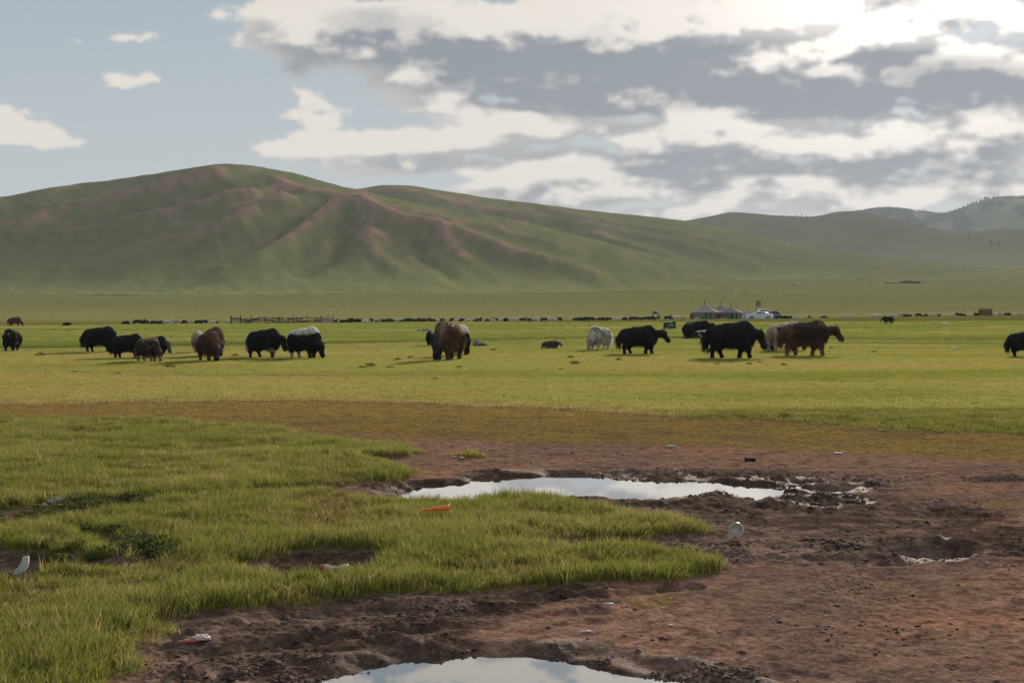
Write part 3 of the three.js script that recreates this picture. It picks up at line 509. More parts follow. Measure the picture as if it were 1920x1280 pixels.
// ------------------------------------------------------------------ clods and pebbles
function lumpGeometry(seed, rough = 0.5, squash = 0.6, detail = 2) {
  const g = mergeVertices(new THREE.IcosahedronGeometry(1, detail).deleteAttribute('normal').deleteAttribute('uv')), p = g.attributes.position;
  for (let i = 0; i < p.count; i++) {
    const x = p.getX(i), y = p.getY(i), z = p.getZ(i), k = 1 + rough * (1.3 * fbm3(x * 1.4 + seed * 9, y * 1.4, z * 1.4, 3) + 0.3 * n3(x * 5, y * 5 + seed, z * 5));
    p.setXYZ(i, x * k, y * k * squash, z * k);
  }
  g.computeVertexNormals(); return g;
}
{
  const mud = new THREE.MeshPhysicalMaterial({ roughness: 0.9, specularIntensity: 0.08 }), r = rng(77), shapes = [1, 2, 3].map((s) => lumpGeometry(s, 0.9, 0.65)), lists = [[], [], []], m = new THREE.Matrix4(), e = new THREE.Euler(), q = new THREE.Quaternion();
  const add = (x, z, size, c, flatness = 1) => { const Z = cover(x, z); e.set(r() - 0.5, r() * 6.28, r() - 0.5); m.compose(new THREE.Vector3(x, land(x, z) + Z.h - size * 0.1, z), q.setFromEuler(e), new THREE.Vector3(size * (0.8 + 0.6 * r()), size * flatness, size * (0.8 + 0.5 * r()))); lists[Math.floor(r() * 3)].push([m.clone(), c]); };
  const dark = () => { const v = 0.6 + 0.8 * r(); return [0.1 * v, 0.066 * v, 0.049 * v]; };
  for (let i = 0; i < 120000; i++) {
    const w = 5.6 * Math.pow(24 / 5.6, r()), x = (r() * 2 - 1) * (0.37 * w + 1), z = -w, Z = cover(x, z);
    if (Z.grass > 0.3 || Z.pond > 0.12) continue;
    const cluster = smooth(-0.05, 0.3, fbm(x * 1.1 + 3, z * 1.1, 3));
    if (r() < (0.14 + 0.75 * Z.mud) * (0.1 + 0.9 * cluster)) add(x, z, 0.003 + 0.016 * Math.pow(r(), 6) + 0.008 * Z.mud * r(), dark(), 0.6);
  }
  // heaps that stand out: [column, row, half width in pixels, height in pixels, lumps]
  for (const [px, py, wide, tall, n] of [[1205, 896, 36, 14, 60], [1255, 903, 30, 8, 40], [1270, 893, 40, 6, 30], [1340, 925, 40, 9, 60], [1385, 932, 24, 10, 40], [1480, 915, 16, 12, 30], [1510, 934, 50, 13, 80], [1560, 928, 40, 14, 60], [1600, 936, 50, 10, 70], [1640, 910, 18, 11, 34], [1670, 914, 24, 6, 30], [1638, 934, 8, 8, 10], [1470, 907, 22, 8, 26], [1450, 903, 40, 5, 26], [1012, 899, 14, 7, 16], [1050, 893, 12, 4, 10], [1266, 921, 8, 6, 8], [1332, 908, 6, 5, 6], [1107, 921, 7, 4, 6], [1410, 926, 6, 5, 6], [1430, 928, 6, 5, 6], [510, 1250, 32, 22, 70], [450, 1268, 40, 18, 70], [545, 1268, 46, 20, 80], [690, 1250, 34, 16, 60], [740, 1246, 20, 7, 20], [600, 1236, 30, 10, 40], [500, 1184, 30, 8, 34], [580, 1182, 36, 11, 46], [622, 1186, 14, 9, 20], [850, 1156, 24, 9, 36], [820, 1166, 16, 6, 14], [690, 1282, 60, 14, 60], [1120, 1230, 24, 12, 36], [1160, 1250, 12, 8, 14], [1240, 1256, 40, 10, 50], [1330, 1252, 50, 12, 60], [1390, 1262, 50, 14, 70], [1350, 1275, 60, 10, 60], [1392, 1219, 10, 10, 12], [1380, 1022, 36, 10, 40], [1440, 1012, 20, 6, 20], [1340, 1030, 60, 9, 60], [1540, 1016, 44, 14, 60], [1590, 1024, 30, 12, 40], [1480, 1034, 20, 8, 20], [1680, 1048, 40, 9, 40], [1760, 1046, 40, 8, 40], [1880, 902, 50, 6, 40], [1930, 1020, 60, 10, 50], [900, 1120, 50, 5, 40], [1180, 1028, 60, 6, 50], [120, 1046, 70, 5, 40], [560, 1066, 50, 5, 30]]) {
    const [cx, cz] = flat(px, py), s = EYE * LENS / (py - HORIZON) / LENS;
    for (let i = 0; i < n; i++) { const a = r() * 6.28, q = Math.sqrt(r()), x = cx + Math.cos(a) * q * wide * s, z = cz + Math.sin(a) * q * wide * s * 1.2; add(x, z, (0.25 + 0.75 * r()) * tall * s * 0.62 * (1.15 - 0.7 * q), dark()); }
  }
  shapes.forEach((g, n) => { const o = new THREE.InstancedMesh(g, mud, lists[n].length), c = new THREE.Color(); lists[n].forEach(([mm, cc], i) => { o.setMatrixAt(i, mm); o.setColorAt(i, c.setRGB(...cc)); }); put(o, 'mud_clods', { kind: 'stuff' }); });
  const pebbles = [], pg = lumpGeometry(9, 0.5, 0.6, 1);
  for (let i = 0; i < 2600; i++) {
    const w = 5.6 * Math.pow(26 / 5.6, r()), x = (r() * 2 - 1) * (0.37 * w + 1), z = -w, Z = cover(x, z);
    if (Z.grass > 0.2 || Z.pond > -0.1 || r() < Z.mud * 0.8 || r() > 0.12 + smooth(0, 0.4, fbm(x * 0.7, z * 0.7 + 5, 2))) continue;
    const s = 0.003 + 0.006 * Math.pow(r(), 3), v = 0.7 + 0.4 * r();
    e.set(r(), r() * 6.28, r()); m.compose(new THREE.Vector3(x, land(x, z) + Z.h + s * 0.2, z), q.setFromEuler(e), new THREE.Vector3(s * 1.3, s, s)); pebbles.push([m.clone(), [0.5 * v, 0.42 * v, 0.35 * v]]);
  }
  const o = new THREE.InstancedMesh(pg, new THREE.MeshStandardMaterial({ roughness: 0.8 }), pebbles.length), c = new THREE.Color(); pebbles.forEach(([mm, cc], i) => { o.setMatrixAt(i, mm); o.setColorAt(i, c.setRGB(...cc)); }); put(o, 'pebbles', { kind: 'stuff' });
}

// ------------------------------------------------------------------ yaks
function capsule(p, b) {                                     // distance from p to a tapered bone [ax, ay, az, ar, bx, by, bz, br]
  const ux = b[4] - b[0], uy = b[5] - b[1], uz = b[6] - b[2], vx = p[0] - b[0], vy = p[1] - b[1], vz = p[2] - b[2];
  const t = clamp((ux * vx + uy * vy + uz * vz) / (ux * ux + uy * uy + uz * uz + 1e-9)), x = vx - ux * t, y = vy - uy * t, z = vz - uz * t;
  return Math.sqrt(x * x + y * y + z * z) - (b[3] + (b[7] - b[3]) * t);
}
function skin(bones, lo, hi, size, blend) {                  // one continuous surface round the bones
  const mc = new MarchingCubes(size, new THREE.MeshStandardMaterial(), false, false, 40000), half = size / 2, c = [0, 1, 2].map((k) => (lo[k] + hi[k]) / 2), h = [0, 1, 2].map((k) => (hi[k] - lo[k]) / 2);
  mc.isolation = 0;
  const box = bones.map((b) => [0, 1, 2].map((k) => [Math.min(b[k], b[k + 4]) - Math.max(b[3], b[7]) - 0.16, Math.max(b[k], b[k + 4]) + Math.max(b[3], b[7]) + 0.16]));
  const p = [0, 0, 0];
  for (let k = 0; k < size; k++) for (let j = 0; j < size; j++) for (let i = 0; i < size; i++) {
    p[0] = c[0] + (i - half) / half * h[0]; p[1] = c[1] + (j - half) / half * h[1]; p[2] = c[2] + (k - half) / half * h[2];
    let d = 0.16;
    for (let n = 0; n < bones.length; n++) {
      const q = box[n];
      if (p[0] < q[0][0] || p[0] > q[0][1] || p[1] < q[1][0] || p[1] > q[1][1] || p[2] < q[2][0] || p[2] > q[2][1]) continue;
      const e = capsule(p, bones[n]), s = Math.max(blend - Math.abs(d - e), 0) / blend; d = Math.min(d, e) - s * s * blend * 0.25;
    }
    mc.field[i + j * size + k * size * size] = -d;
  }
  mc.update();
  const n = mc.count, pos = new Float32Array(n * 3);
  for (let i = 0; i < n; i++) for (let k = 0; k < 3; k++) pos[i * 3 + k] = c[k] + mc.positionArray[i * 3 + k] * h[k];
  let g = new THREE.BufferGeometry(); g.setAttribute('position', new THREE.BufferAttribute(pos, 3));
  g = mergeVertices(g, 1e-4); g.computeVertexNormals();
  // make the normals point outwards
  let up = 0; const P = g.attributes.position, N = g.attributes.normal; for (let i = 0; i < P.count; i++) up += N.getY(i) * (P.getY(i) - c[1]);
  if (up < 0) { const ix = g.index.array; for (let i = 0; i < ix.length; i += 3) [ix[i], ix[i + 1]] = [ix[i + 1], ix[i]]; g.computeVertexNormals(); }
  return g;
}
const heads = { low: [0.97, 0.9, 1.13, 0.48], up: [1.1, 1.0, 1.33, 0.7], graze: [0.95, 0.56, 1.06, 0.17], lying: [0.95, 0.62, 1.2, 0.36] };
function yakBones(pose, stride, z0) {
  const B = [], two = (a, b, c, d, e, f, g, h) => { B.push([a, b, c, d, e, f, g, h], [a, b, -c, d, e, f, -g, h]); };
  const [hx, hy, mx, my] = heads[pose], lie = pose === 'lying' ? -0.42 : 0;
  const y = (v) => v + lie;
  B.push([-0.7, y(0.98), 0, 0.28, -0.2, y(1.0), 0, 0.32], [-0.2, y(1.0), 0, 0.32, 0.25, y(1.0), 0, 0.35], [0.2, y(1.08), 0, 0.26, 0.42, y(1.18), 0, 0.24], [0.42, y(1.14), 0, 0.24, 0.62, y(1.0), 0, 0.22]);
  B.push([-0.6, y(0.82), 0, 0.28, 0.3, y(0.8), 0, 0.31], [0.3, y(0.82), 0, 0.31, 0.55, y(0.8), 0, 0.24], [0.6, y(0.98), 0, 0.21, hx, hy, 0, 0.13]);
  two(-0.5, y(0.66), 0.2, 0.11, 0.35, y(0.63), 0.2, 0.12);                        // skirt of hair along the flanks
  B.push([hx, hy, 0, 0.14, mx, my, 0, 0.085], [hx, hy + 0.05, 0, 0.12, hx - 0.12, hy + 0.05, 0, 0.14]);
  two(hx - 0.02, hy + 0.06, 0.12, 0.035, hx - 0.06, hy + 0.03, 0.24, 0.03);       // ears
  B.push([mx, my, 0, 0.085, mx + 0.015, my - 0.02, 0, 0.085]);
  B.push([-0.96, y(1.02), 0, 0.07, -1.06, y(0.75), 0, 0.1], [-1.06, y(0.75), 0, 0.1, -1.04, Math.max(0.12, y(0.42)), 0, 0.07]);   // tail
  if (pose === 'lying') { two(0.4, 0.22, 0.22, 0.13, 0.72, 0.07, 0.26, 0.06); two(-0.5, 0.25, 0.26, 0.18, -0.2, 0.09, 0.34, 0.08); return B; }
  const leg = (x, zz, s, front) => {
    if (front) { const kx = x + 0.14 * s, fx = x + 0.26 * s; B.push([x, 0.78, zz, 0.19, kx + 0.02, 0.4, zz, 0.105], [kx + 0.02, 0.4, zz, 0.1, fx, 0.1, zz, 0.06], [fx, 0.1, zz, 0.06, fx + 0.035, 0.045, zz, 0.06]); }
    else { const kx = x + 0.12 * s, ox = x - 0.1 + 0.2 * s, fx = x - 0.06 + 0.3 * s; B.push([x, 0.82, zz, 0.24, kx + 0.04, 0.55, zz, 0.15], [kx + 0.04, 0.55, zz, 0.15, ox, 0.36, zz, 0.08], [ox, 0.36, zz, 0.078, fx, 0.1, zz, 0.055], [fx, 0.1, zz, 0.055, fx + 0.035, 0.045, zz, 0.06]); }
  };
  leg(0.38, 0.17, stride, true); leg(0.38, -0.17, -stride * 0.8, true); leg(-0.6, 0.17, -stride * 0.7, false); leg(-0.6, -0.17, stride, false);
  return B;
}
const bodyShapes = {};
function bodyShape(pose, stride) {
  const key = pose + stride;
  return bodyShapes[key] ??= skin(yakBones(pose, stride), [-1.4, -0.15, -0.75], [1.6, 1.65, 0.75], 60, 0.1);
}
const soot = [0.009, 0.007, 0.006], umber = [0.155, 0.08, 0.045], darkUmber = [0.04, 0.023, 0.016], tan = [0.3, 0.19, 0.11], cream = [0.58, 0.47, 0.35], chalk = [0.74, 0.68, 0.6], ash = [0.13, 0.12, 0.12];
const patch = (x, y, z, k) => fbm3(x * 2.1 + k, y * 2.1, z * 2.1 + k, 3);
const coats = {
  black: () => soot,
  blackRust: (x, y) => mix3(soot, [0.06, 0.028, 0.015], smooth(-0.75, -1.05, x)),
  greyHead: (x, y) => mix3(soot, [0.12, 0.11, 0.11], smooth(0.85, 1.0, x)),
  whiteTail: (x, y, z) => (x < -0.93 && y < 0.8 ? cream : (x > 0.2 && x < 0.75 && y < 0.52 && y > 0.3 ? mix3(soot, cream, 0.7) : soot)),
  piebald: (x, y, z) => { if (x < -0.93 && y < 0.85) return cream; const back = y - 1.1 - 0.14 * patch(x, y, z, 3); return mix3(mix3(soot, chalk, smooth(-0.03, 0.03, back) * (x < 0.75 ? 1 : 0)), cream, x < -0.2 && y < 0.32 ? 0.7 : 0); },
  creamEdge: (x, y, z) => { const b = Math.max(y - 1.12 - 0.12 * patch(x, y, z, 5), (-0.72 - x) * 0.8); return mix3(soot, cream, smooth(-0.04, 0.04, b)); },
  brown: (x, y, z) => mix3(mix3(umber, [0.13, 0.07, 0.042], smooth(-0.1, 0.3, patch(x, y, z, 8))), soot, smooth(0.85, 1.0, x) * 0.6 + smooth(0.3, 0.15, y) * 0.5),
  fawn: (x, y, z) => mix3(mix3([0.14, 0.075, 0.045], tan, smooth(-0.05, 0.35, patch(x * 0.6, y * 0.3, z * 2, 1) + 0.2 * (y - 1))), soot, smooth(0.8, 0.95, x) * 0.75 + smooth(0.35, 0.2, y) * 0.5),
  darkBrown: (x, y, z) => { let c = mix3([0.075, 0.038, 0.02], [0.23, 0.12, 0.066], clamp(smooth(-0.5, -0.85, x) + smooth(0.8, 0.5, y) * 0.9)); if (x > 0.38 && x < 0.75 && y > 1.15) c = mix3(c, tan, 0.75 * smooth(-0.1, 0.2, patch(x * 2, y * 2, z * 2, 2))); return c; },
  calf: (x, y, z) => mix3([0.06, 0.034, 0.024], tan, clamp(smooth(1.17, 1.28, y) + smooth(0.45, 0.3, y) * 0.9 + smooth(-0.75, -0.88, x) + 0.8 * smooth(0.18, 0.3, patch(x, y, z, 12)))),
  cream: (x, y, z) => mix3([0.42, 0.32, 0.23], cream, 0.5 + patch(x, y, z, 4)),
  grey: (x, y, z) => { const k = 0.7 * smooth(0.1, 0.22, patch(x, y, z, 21) + 0.1 * (y - 0.9)); return mix3(mix3(chalk, ash, k * 0.85), [0.22, 0.15, 0.12], smooth(0.85, 1.0, x) * 0.6); },
  dun: (x, y, z) => mix3([0.1, 0.062, 0.045], [0.2, 0.13, 0.1], 0.5 + patch(x, y, z, 6)),
  saddled: (x, y, z) => mix3(soot, chalk, smooth(0.05, 0.15, patch(x * 2, y, z, 15) + smooth(0.75, 0.88, y) * 0.5)),
};
const hideMaterial = new THREE.MeshStandardMaterial({ vertexColors: true, roughness: 0.85 });
const hairMaterial = new THREE.MeshPhysicalMaterial({ vertexColors: true, roughness: 0.9, transmission: 0.45, thickness: 0, side: THREE.DoubleSide });
const hornMaterial = std(0.035, 0.03, 0.028, 0.45), eyeMaterial = std(0.01, 0.008, 0.008, 0.15);
function coatHair(body, coat, seed, count, calf) {
  const r = rng(seed), P = body.attributes.position, N = body.attributes.normal, ix = body.index.array, area = [], a = new THREE.Vector3(), b = new THREE.Vector3(), c = new THREE.Vector3();
  let sum = 0; for (let i = 0; i < ix.length; i += 3) { a.fromBufferAttribute(P, ix[i]); b.fromBufferAttribute(P, ix[i + 1]).sub(a); c.fromBufferAttribute(P, ix[i + 2]).sub(a); sum += b.cross(c).length(); area.push(sum); }
  const pos = [], col = [];
  for (let s = 0; s < count; s++) {
    const q = r() * sum; let l = 0, h = area.length - 1; while (l < h) { const m = (l + h) >> 1; if (area[m] < q) l = m + 1; else h = m; }
    const i0 = ix[l * 3], x = P.getX(i0) + (r() - 0.5) * 0.03, y = P.getY(i0) + (r() - 0.5) * 0.03, z = P.getZ(i0), nx = N.getX(i0), ny = N.getY(i0), nz = N.getZ(i0);
    const tail = x < -0.9, leg = y < 0.4 && !tail, head = x > 0.84;
    let len = tail ? 0.2 : head ? 0.05 : leg ? 0.05 : y < 0.72 ? 0.19 : y < 1.0 ? 0.16 : 0.11;
    if (leg && y < 0.22) continue;
    len *= (0.6 + 0.8 * r()) * (calf ? 0.55 : 1); if (!tail && !leg && y - len < 0.34) len = Math.max(0.03, y - 0.26 - 0.16 * r()); if (y - len < 0.06) len = Math.max(0.02, y - 0.06);
    let dx = nx * 0.3 - 0.22 + (r() - 0.5) * 0.3, dy = ny * 0.25 - 0.95, dz = nz * 0.34 + (r() - 0.5) * 0.24; const L = Math.hypot(dx, dy, dz) / len; dx /= L; dy /= L; dz /= L;
    const w = 0.009 + 0.009 * r(), f = r() * 6.28, wx = Math.cos(f) * w, wz = Math.sin(f) * w, v = 0.5 + 1.5 * r() * r(), k = coat(x, y, z), lift = 0.01;
    pos.push(x + nx * lift - wx, y + ny * lift, z + nz * lift - wz, x + nx * lift + wx, y + ny * lift, z + nz * lift + wz, x + dx, y + dy, z + dz);
    for (let n = 0; n < 3; n++) col.push(k[0] * v, k[1] * v, k[2] * v);
  }
  const g = new THREE.BufferGeometry(); g.setAttribute('position', new THREE.Float32BufferAttribute(pos, 3)); g.setAttribute('color', new THREE.Float32BufferAttribute(col, 3)); g.computeVertexNormals(); return g;
}
function hornShape(pose, side) {
  const [hx, hy] = heads[pose], p = [[0, 0.1, 0.08], [0.01, 0.14, 0.2], [0.04, 0.24, 0.27], [0.03, 0.36, 0.24], [-0.02, 0.42, 0.2]].map(([x, y, z]) => new THREE.Vector3(hx + x, hy + y * 0.7, z * side * 0.9));
  const c = new THREE.CatmullRomCurve3(p), g = new THREE.TubeGeometry(c, 10, 1, 6, false), P = g.attributes.position;
  for (let i = 0; i <= 10; i++) { const q = c.getPoint(i / 10), k = 0.03 * (1 - i / 10 * 0.85); for (let j = 0; j <= 6; j++) { const n = i * 7 + j; P.setXYZ(n, q.x + (P.getX(n) - q.x) * k, q.y + (P.getY(n) - q.y) * k, q.z + (P.getZ(n) - q.z) * k); } }
  g.computeVertexNormals(); return g;
}
let yakSeed = 100;
function yak(px, feet, top, yaw, pose, coatName, label, o = {}) {
  const t = thing('yak', label, 'yak', o.group), coat = coats[coatName], stride = o.stride ?? (pose === 'graze' ? 0.25 : 0.6), base = bodyShape(pose, stride), body = base.clone(), seed = yakSeed++;
  const r = rng(seed);
  paint(body, (x, y, z) => { const v = 0.85 + 0.5 * fbm3(x * 9, y * 5, z * 9 + seed, 2), c = coat(x, y, z); return [c[0] * v, c[1] * v, c[2] * v]; });
  part(t, 'body', body, hideMaterial);
  part(t, 'hair', coatHair(base, coat, seed, o.hair ?? 6000, o.calf), hairMaterial, { kind: 'stuff' });
  if (o.horns !== false && !o.calf) for (const s of [-1, 1]) part(t, 'horn', hornShape(pose, s), hornMaterial);
  const [hx, hy, mx, my] = heads[pose];
  if (o.eyes !== false) for (const s of [-1, 1]) { const e = part(t, 'eye', eyeShape, eyeMaterial); e.position.set(mix(hx, mx, 0.3), mix(hy, my, 0.3) + 0.02, s * 0.125); }
  const p = o.at ?? spot(px, feet), h = (feet - top) * -p.z / LENS, k = h / (pose === 'lying' ? 1.0 : 1.42);
  t.position.set(p.x, p.y + (p.z > -44 ? 0.02 : 0), p.z); t.rotation.y = yaw * Math.PI / 180; t.scale.setScalar(k);
  if (o.shift) t.translateX(o.shift);
  if (o.wide) t.scale.z *= o.wide;
  t.position.y = land(t.position.x, t.position.z) - 0.01;
  return t;
}
const eyeShape = new THREE.SphereGeometry(0.022, 8, 6);
const herd = 'yaks grazing on the near meadow', farHerd = 'yaks standing far back along the rise';
yak(21, 658, 616, -92, 'low', 'black', 'black yak facing the camera at the far left edge of the meadow', { group: herd });
yak(189, 660, 611, -8, 'graze', 'black', 'black yak whose head is hidden behind another black yak, left end of the herd', { group: herd });
yak(241, 672, 625, -6, 'graze', 'black', 'black yak grazing behind the brown calf with pale edges', { group: herd });
yak(278, 678, 631, -38, 'graze', 'calf', 'small brown yak calf with pale back and legs, head down in grass', { group: herd, calf: true });
yak(293, 671, 629, -30, 'low', 'greyHead', 'black yak with grey face looking out behind the small brown calf', { group: herd });
yak(371, 661, 619, 105, 'graze', 'cream', 'cream white yak half hidden behind the brown grazing yak', { group: herd });
yak(392, 677, 620, -58, 'graze', 'brown', 'brown yak grazing towards the camera in front of the cream white yak', { group: herd });
yak(401, 668, 612, -62, 'graze', 'brown', 'brown yak standing directly behind the brown grazing yak, only its back showing', { group: herd });
yak(498, 671, 615, -28, 'low', 'whiteTail', 'black yak with pale tail and a head held low below the wooden corral', { group: herd });
yak(573, 672, 612, -38, 'graze', 'piebald', 'black yak with white back and pale hind leg grazing below the corral', { group: herd });
yak(806, 648, 620, 95, 'graze', 'black', 'small black yak seen from behind left of the big light brown yak', { group: herd, calf: true });
yak(840, 675, 602, -112, 'graze', 'fawn', 'big light brown yak with its dark head down, facing the camera', { group: herd, stride: 0.1 });
yak(860, 667, 609, 70, 'graze', 'piebald', 'black and white yak peeping out behind the big light brown yak', { group: herd });
yak(1034, 653, 637, 0, 'lying', 'dun', 'dull brown yak calf lying in the grass left of the white yak', { group: herd, calf: true });
yak(1124, 656, 611, -130, 'graze', 'grey', 'white yak with grey patches grazing to the left', { group: herd, horns: false });
yak(1201, 664, 609, -2, 'up', 'blackRust', 'black yak walking right with raised head in front of the green metal box', { group: herd });
yak(1291, 634, 603, 72, 'graze', 'black', 'black yak seen from behind, below the left round tent', { group: herd });
yak(1313, 632, 600, 0, 'up', 'black', 'black yak looking right above the lying striped calf', { group: herd });
yak(1319, 634, 618, 0, 'lying', 'saddled', 'black and white calf lying behind the largest black yak', { group: herd, calf: true });
yak(1376, 672, 601, -4, 'low', 'black', 'largest black yak walking right with long shaggy skirt, in front of the round tents', { group: herd, hair: 7000, stride: 0.75 });
yak(1444, 657, 630, 80, 'graze', 'saddled', 'small black yak with white back between the largest black yak and the dark brown one', { group: herd, calf: true });
yak(1474, 658, 602, 25, 'graze', 'creamEdge', 'black yak with cream rump and back behind the dark brown walking yak', { group: herd });
yak(1514, 667, 600, -4, 'up', 'darkBrown', 'dark brown yak walking right with its head stretched forward', { group: herd, hair: 7000, stride: 0.75 });
yak(1926, 669, 619, 2, 'graze', 'black', 'black yak cut off by the right edge of the picture', { group: herd });
yak(1665, 607, 592, 178, 'low', 'black', 'small far black yak facing left, right of the white car', { group: farHerd, hair: 1500 });
yak(28, 612, 593, -4, 'graze', 'brown', 'far brown yak grazing above the leftmost black yak', { group: farHerd, hair: 1500 });
yak(125, 611, 603.5, 0, 'lying', 'black', 'far black yak lying on the rise at the left', { group: farHerd, hair: 1200 });
yak(236, 611, 600, 0, 'graze', 'black', 'far black yak standing on the rise left of the sheep row', { group: farHerd, hair: 1200, at: standing(236, 168) });
yak(949, 603, 592.5, 85, 'graze', 'black', 'broad black yak seen from behind in the far sheep row', { group: farHerd, hair: 1200, at: standing(949, 203), wide: 1.7 });
yak(754, 606, 596, 85, 'graze', 'black', 'black yak standing tall in the far sheep row right of the corral', { group: farHerd, hair: 1200, at: standing(754, 195), calf: true });
yak(1281, 599, 592, 170, 'graze', 'cream', 'far cream coloured calf left of the round tents', { group: farHerd, hair: 1200, at: standing(1281, 212), calf: true });

// ------------------------------------------------------------------ sheep and goats of the far row
{
  const shapes = [], sheepBones = (graze) => {
    const B = [[-0.32, 0.52, 0, 0.19, 0.28, 0.53, 0, 0.19], graze ? [0.34, 0.52, 0, 0.13, 0.58, 0.2, 0, 0.08] : [0.34, 0.56, 0, 0.13, 0.52, 0.76, 0, 0.09], graze ? [0.58, 0.2, 0, 0.08, 0.66, 0.08, 0, 0.055] : [0.52, 0.76, 0, 0.09, 0.68, 0.68, 0, 0.055]];
    for (const x of [-0.34, 0.28]) for (const z of [-0.1, 0.1]) B.push([x, 0.42, z, 0.09, x + 0.02, 0.03, z, 0.035]);
    B.push([-0.5, 0.56, 0, 0.06, -0.54, 0.4, 0, 0.06]); return B;
  };
  for (const graze of [true, false]) shapes.push(skin(sheepBones(graze), [-0.75, -0.1, -0.4], [0.85, 0.95, 0.4], 26, 0.06));
  const wool = { white: std(0.6, 0.54, 0.45, 0.95), black: std(0.02, 0.017, 0.016, 0.9), brown: std(0.085, 0.045, 0.032, 0.9), rust: std(0.2, 0.075, 0.045, 0.9), cream: std(0.42, 0.36, 0.25, 0.95) };
  const flock = { b: 'black', w: 'white', n: 'brown', r: 'rust', c: 'cream' }, words = { black: 'black', white: 'white', brown: 'dark brown', rust: 'rusty brown', cream: 'cream' };
  const stretches = [[240, 425, 'left of the wooden corral'], [425, 815, 'between the corral and the big light brown yak'], [815, 1070, 'above the grey boulder and the lying calf'], [1070, 1250, 'above the white yak and the walking black yak'], [1250, 1300, 'beside the left round tent'], [1455, 1600, 'just right of the white car'], [1600, 1835, 'between the white car and the timber stack'], [1835, 1930, 'right of the timber stack']];
  const row = 'b257 b267 b273 b288 b294 b301 w314 w318 c331 w341 b345 c364 b372 b382 b401 w398 w429 b627 b643 b648 b655 b663 b670 b676 b680 w683 b700 c706 b713 b717 b723 b729 n737 n742 w747 b751 b758 b762 b771 b780 b786 b791 n796 r800 w804 w807 b811 w817 n829 n849 w855 b858 b862 n868 w877 w890 n893 b898 n914 w923 b930 w939 w967 b980 c989 b994 b999 w1003 b1020 w1030 w1040 b1048 b1080 b1087 b1093 b1101 b1109 r1116 b1126 b1134 b1141 w1156 w1162 b1172 b1186 n1190 b1198 b1208 n1219 b1223 n1232 b1252 b1258 w1266 w1271 b1462 w1467 b1469 b1473 c1478 b1481 w1487 w1494 w1511 b1518 c1523 w1541 b1545 c1549 w1578 w1584 w1591 w1630 w1638 w1642 w1649 w1653 w1675 w1680 c1690 b1698 b1706 b1723 b1736 w1745 w1751 n1760 w1779 w1791 b1798 b1808 w1822 b1829 b1834 w1868 r1874 c1880 b1890 b1893 w1902 w1908 c1914'.split(' ');
  const r = rng(41), sources = {};
  for (const item of row) {
    const kind = flock[item[0]], px = Number(item.slice(1)), far = stretches.find((s) => px >= s[0] && px < s[1]), w = crestAt(px) + 10 + 22 * r(), p = standing(px, w), pose = r() < 0.6 ? 0 : 1;
    const m = new THREE.Mesh(shapes[pose], wool[kind]);
    put(m, kind === 'white' || kind === 'cream' ? 'sheep' : 'goat', { label: `${words[kind]} ${kind === 'white' || kind === 'cream' ? 'sheep' : 'goat'} in the far row ${far[2]}`, category: kind === 'white' || kind === 'cream' ? 'sheep' : 'goat', group: `${words[kind]} animals in the far row ${far[2]}` });
    m.position.copy(p); m.position.y -= 0.01; m.rotation.y = (r() < 0.5 ? 0 : Math.PI) + (r() - 0.5) * 1.6; m.scale.setScalar(0.85 + 0.3 * r());
  }
  // specks of livestock on the slope below the distant pen
  for (const [px, py, kind] of [[1481, 538, 'black'], [1489, 536, 'black'], [1508, 533, 'white'], [1517, 531, 'white'], [1607, 525, 'black'], [1617, 523, 'black'], [1634, 525, 'brown'], [1748, 532, 'white'], [1757, 533, 'white']]) {
    const m = new THREE.Mesh(shapes[0], wool[kind]); put(m, 'cow', { label: `${words[kind]} cow, a speck on the distant slope near the far livestock pen`, category: 'cow', group: `${words[kind]} cows on the distant slope` });
    m.position.copy(spot(px, py)); m.rotation.y = r() * 6; m.scale.setScalar(2.6);
  }
}

// ------------------------------------------------------------------ the camp
const box = (w, h, d, x = 0, y = 0, z = 0) => new THREE.BoxGeometry(w, h, d).translate(x, y, z);
const rod = (a, b, r0, r1 = r0, n = 7) => { const A = new THREE.Vector3(...a), B = new THREE.Vector3(...b), g = new THREE.CylinderGeometry(r1, r0, A.distanceTo(B), n); g.applyQuaternion(new THREE.Quaternion().setFromUnitVectors(new THREE.Vector3(0, 1, 0), B.clone().sub(A).normalize())); return g.translate((A.x + B.x) / 2, (A.y + B.y) / 2, (A.z + B.z) / 2); };
const felt = [std(0.33, 0.28, 0.24), std(0.26, 0.22, 0.195), std(0.24, 0.195, 0.175)], canvasWall = [std(0.25, 0.2, 0.17), std(0.2, 0.165, 0.15), std(0.17, 0.14, 0.128)], rope = std(0.34, 0.29, 0.23), soot2 = std(0.03, 0.028, 0.028, 0.6), darkWood = std(0.06, 0.042, 0.032), greyWood = std(0.2, 0.14, 0.12), paleWood = std(0.4, 0.3, 0.26);
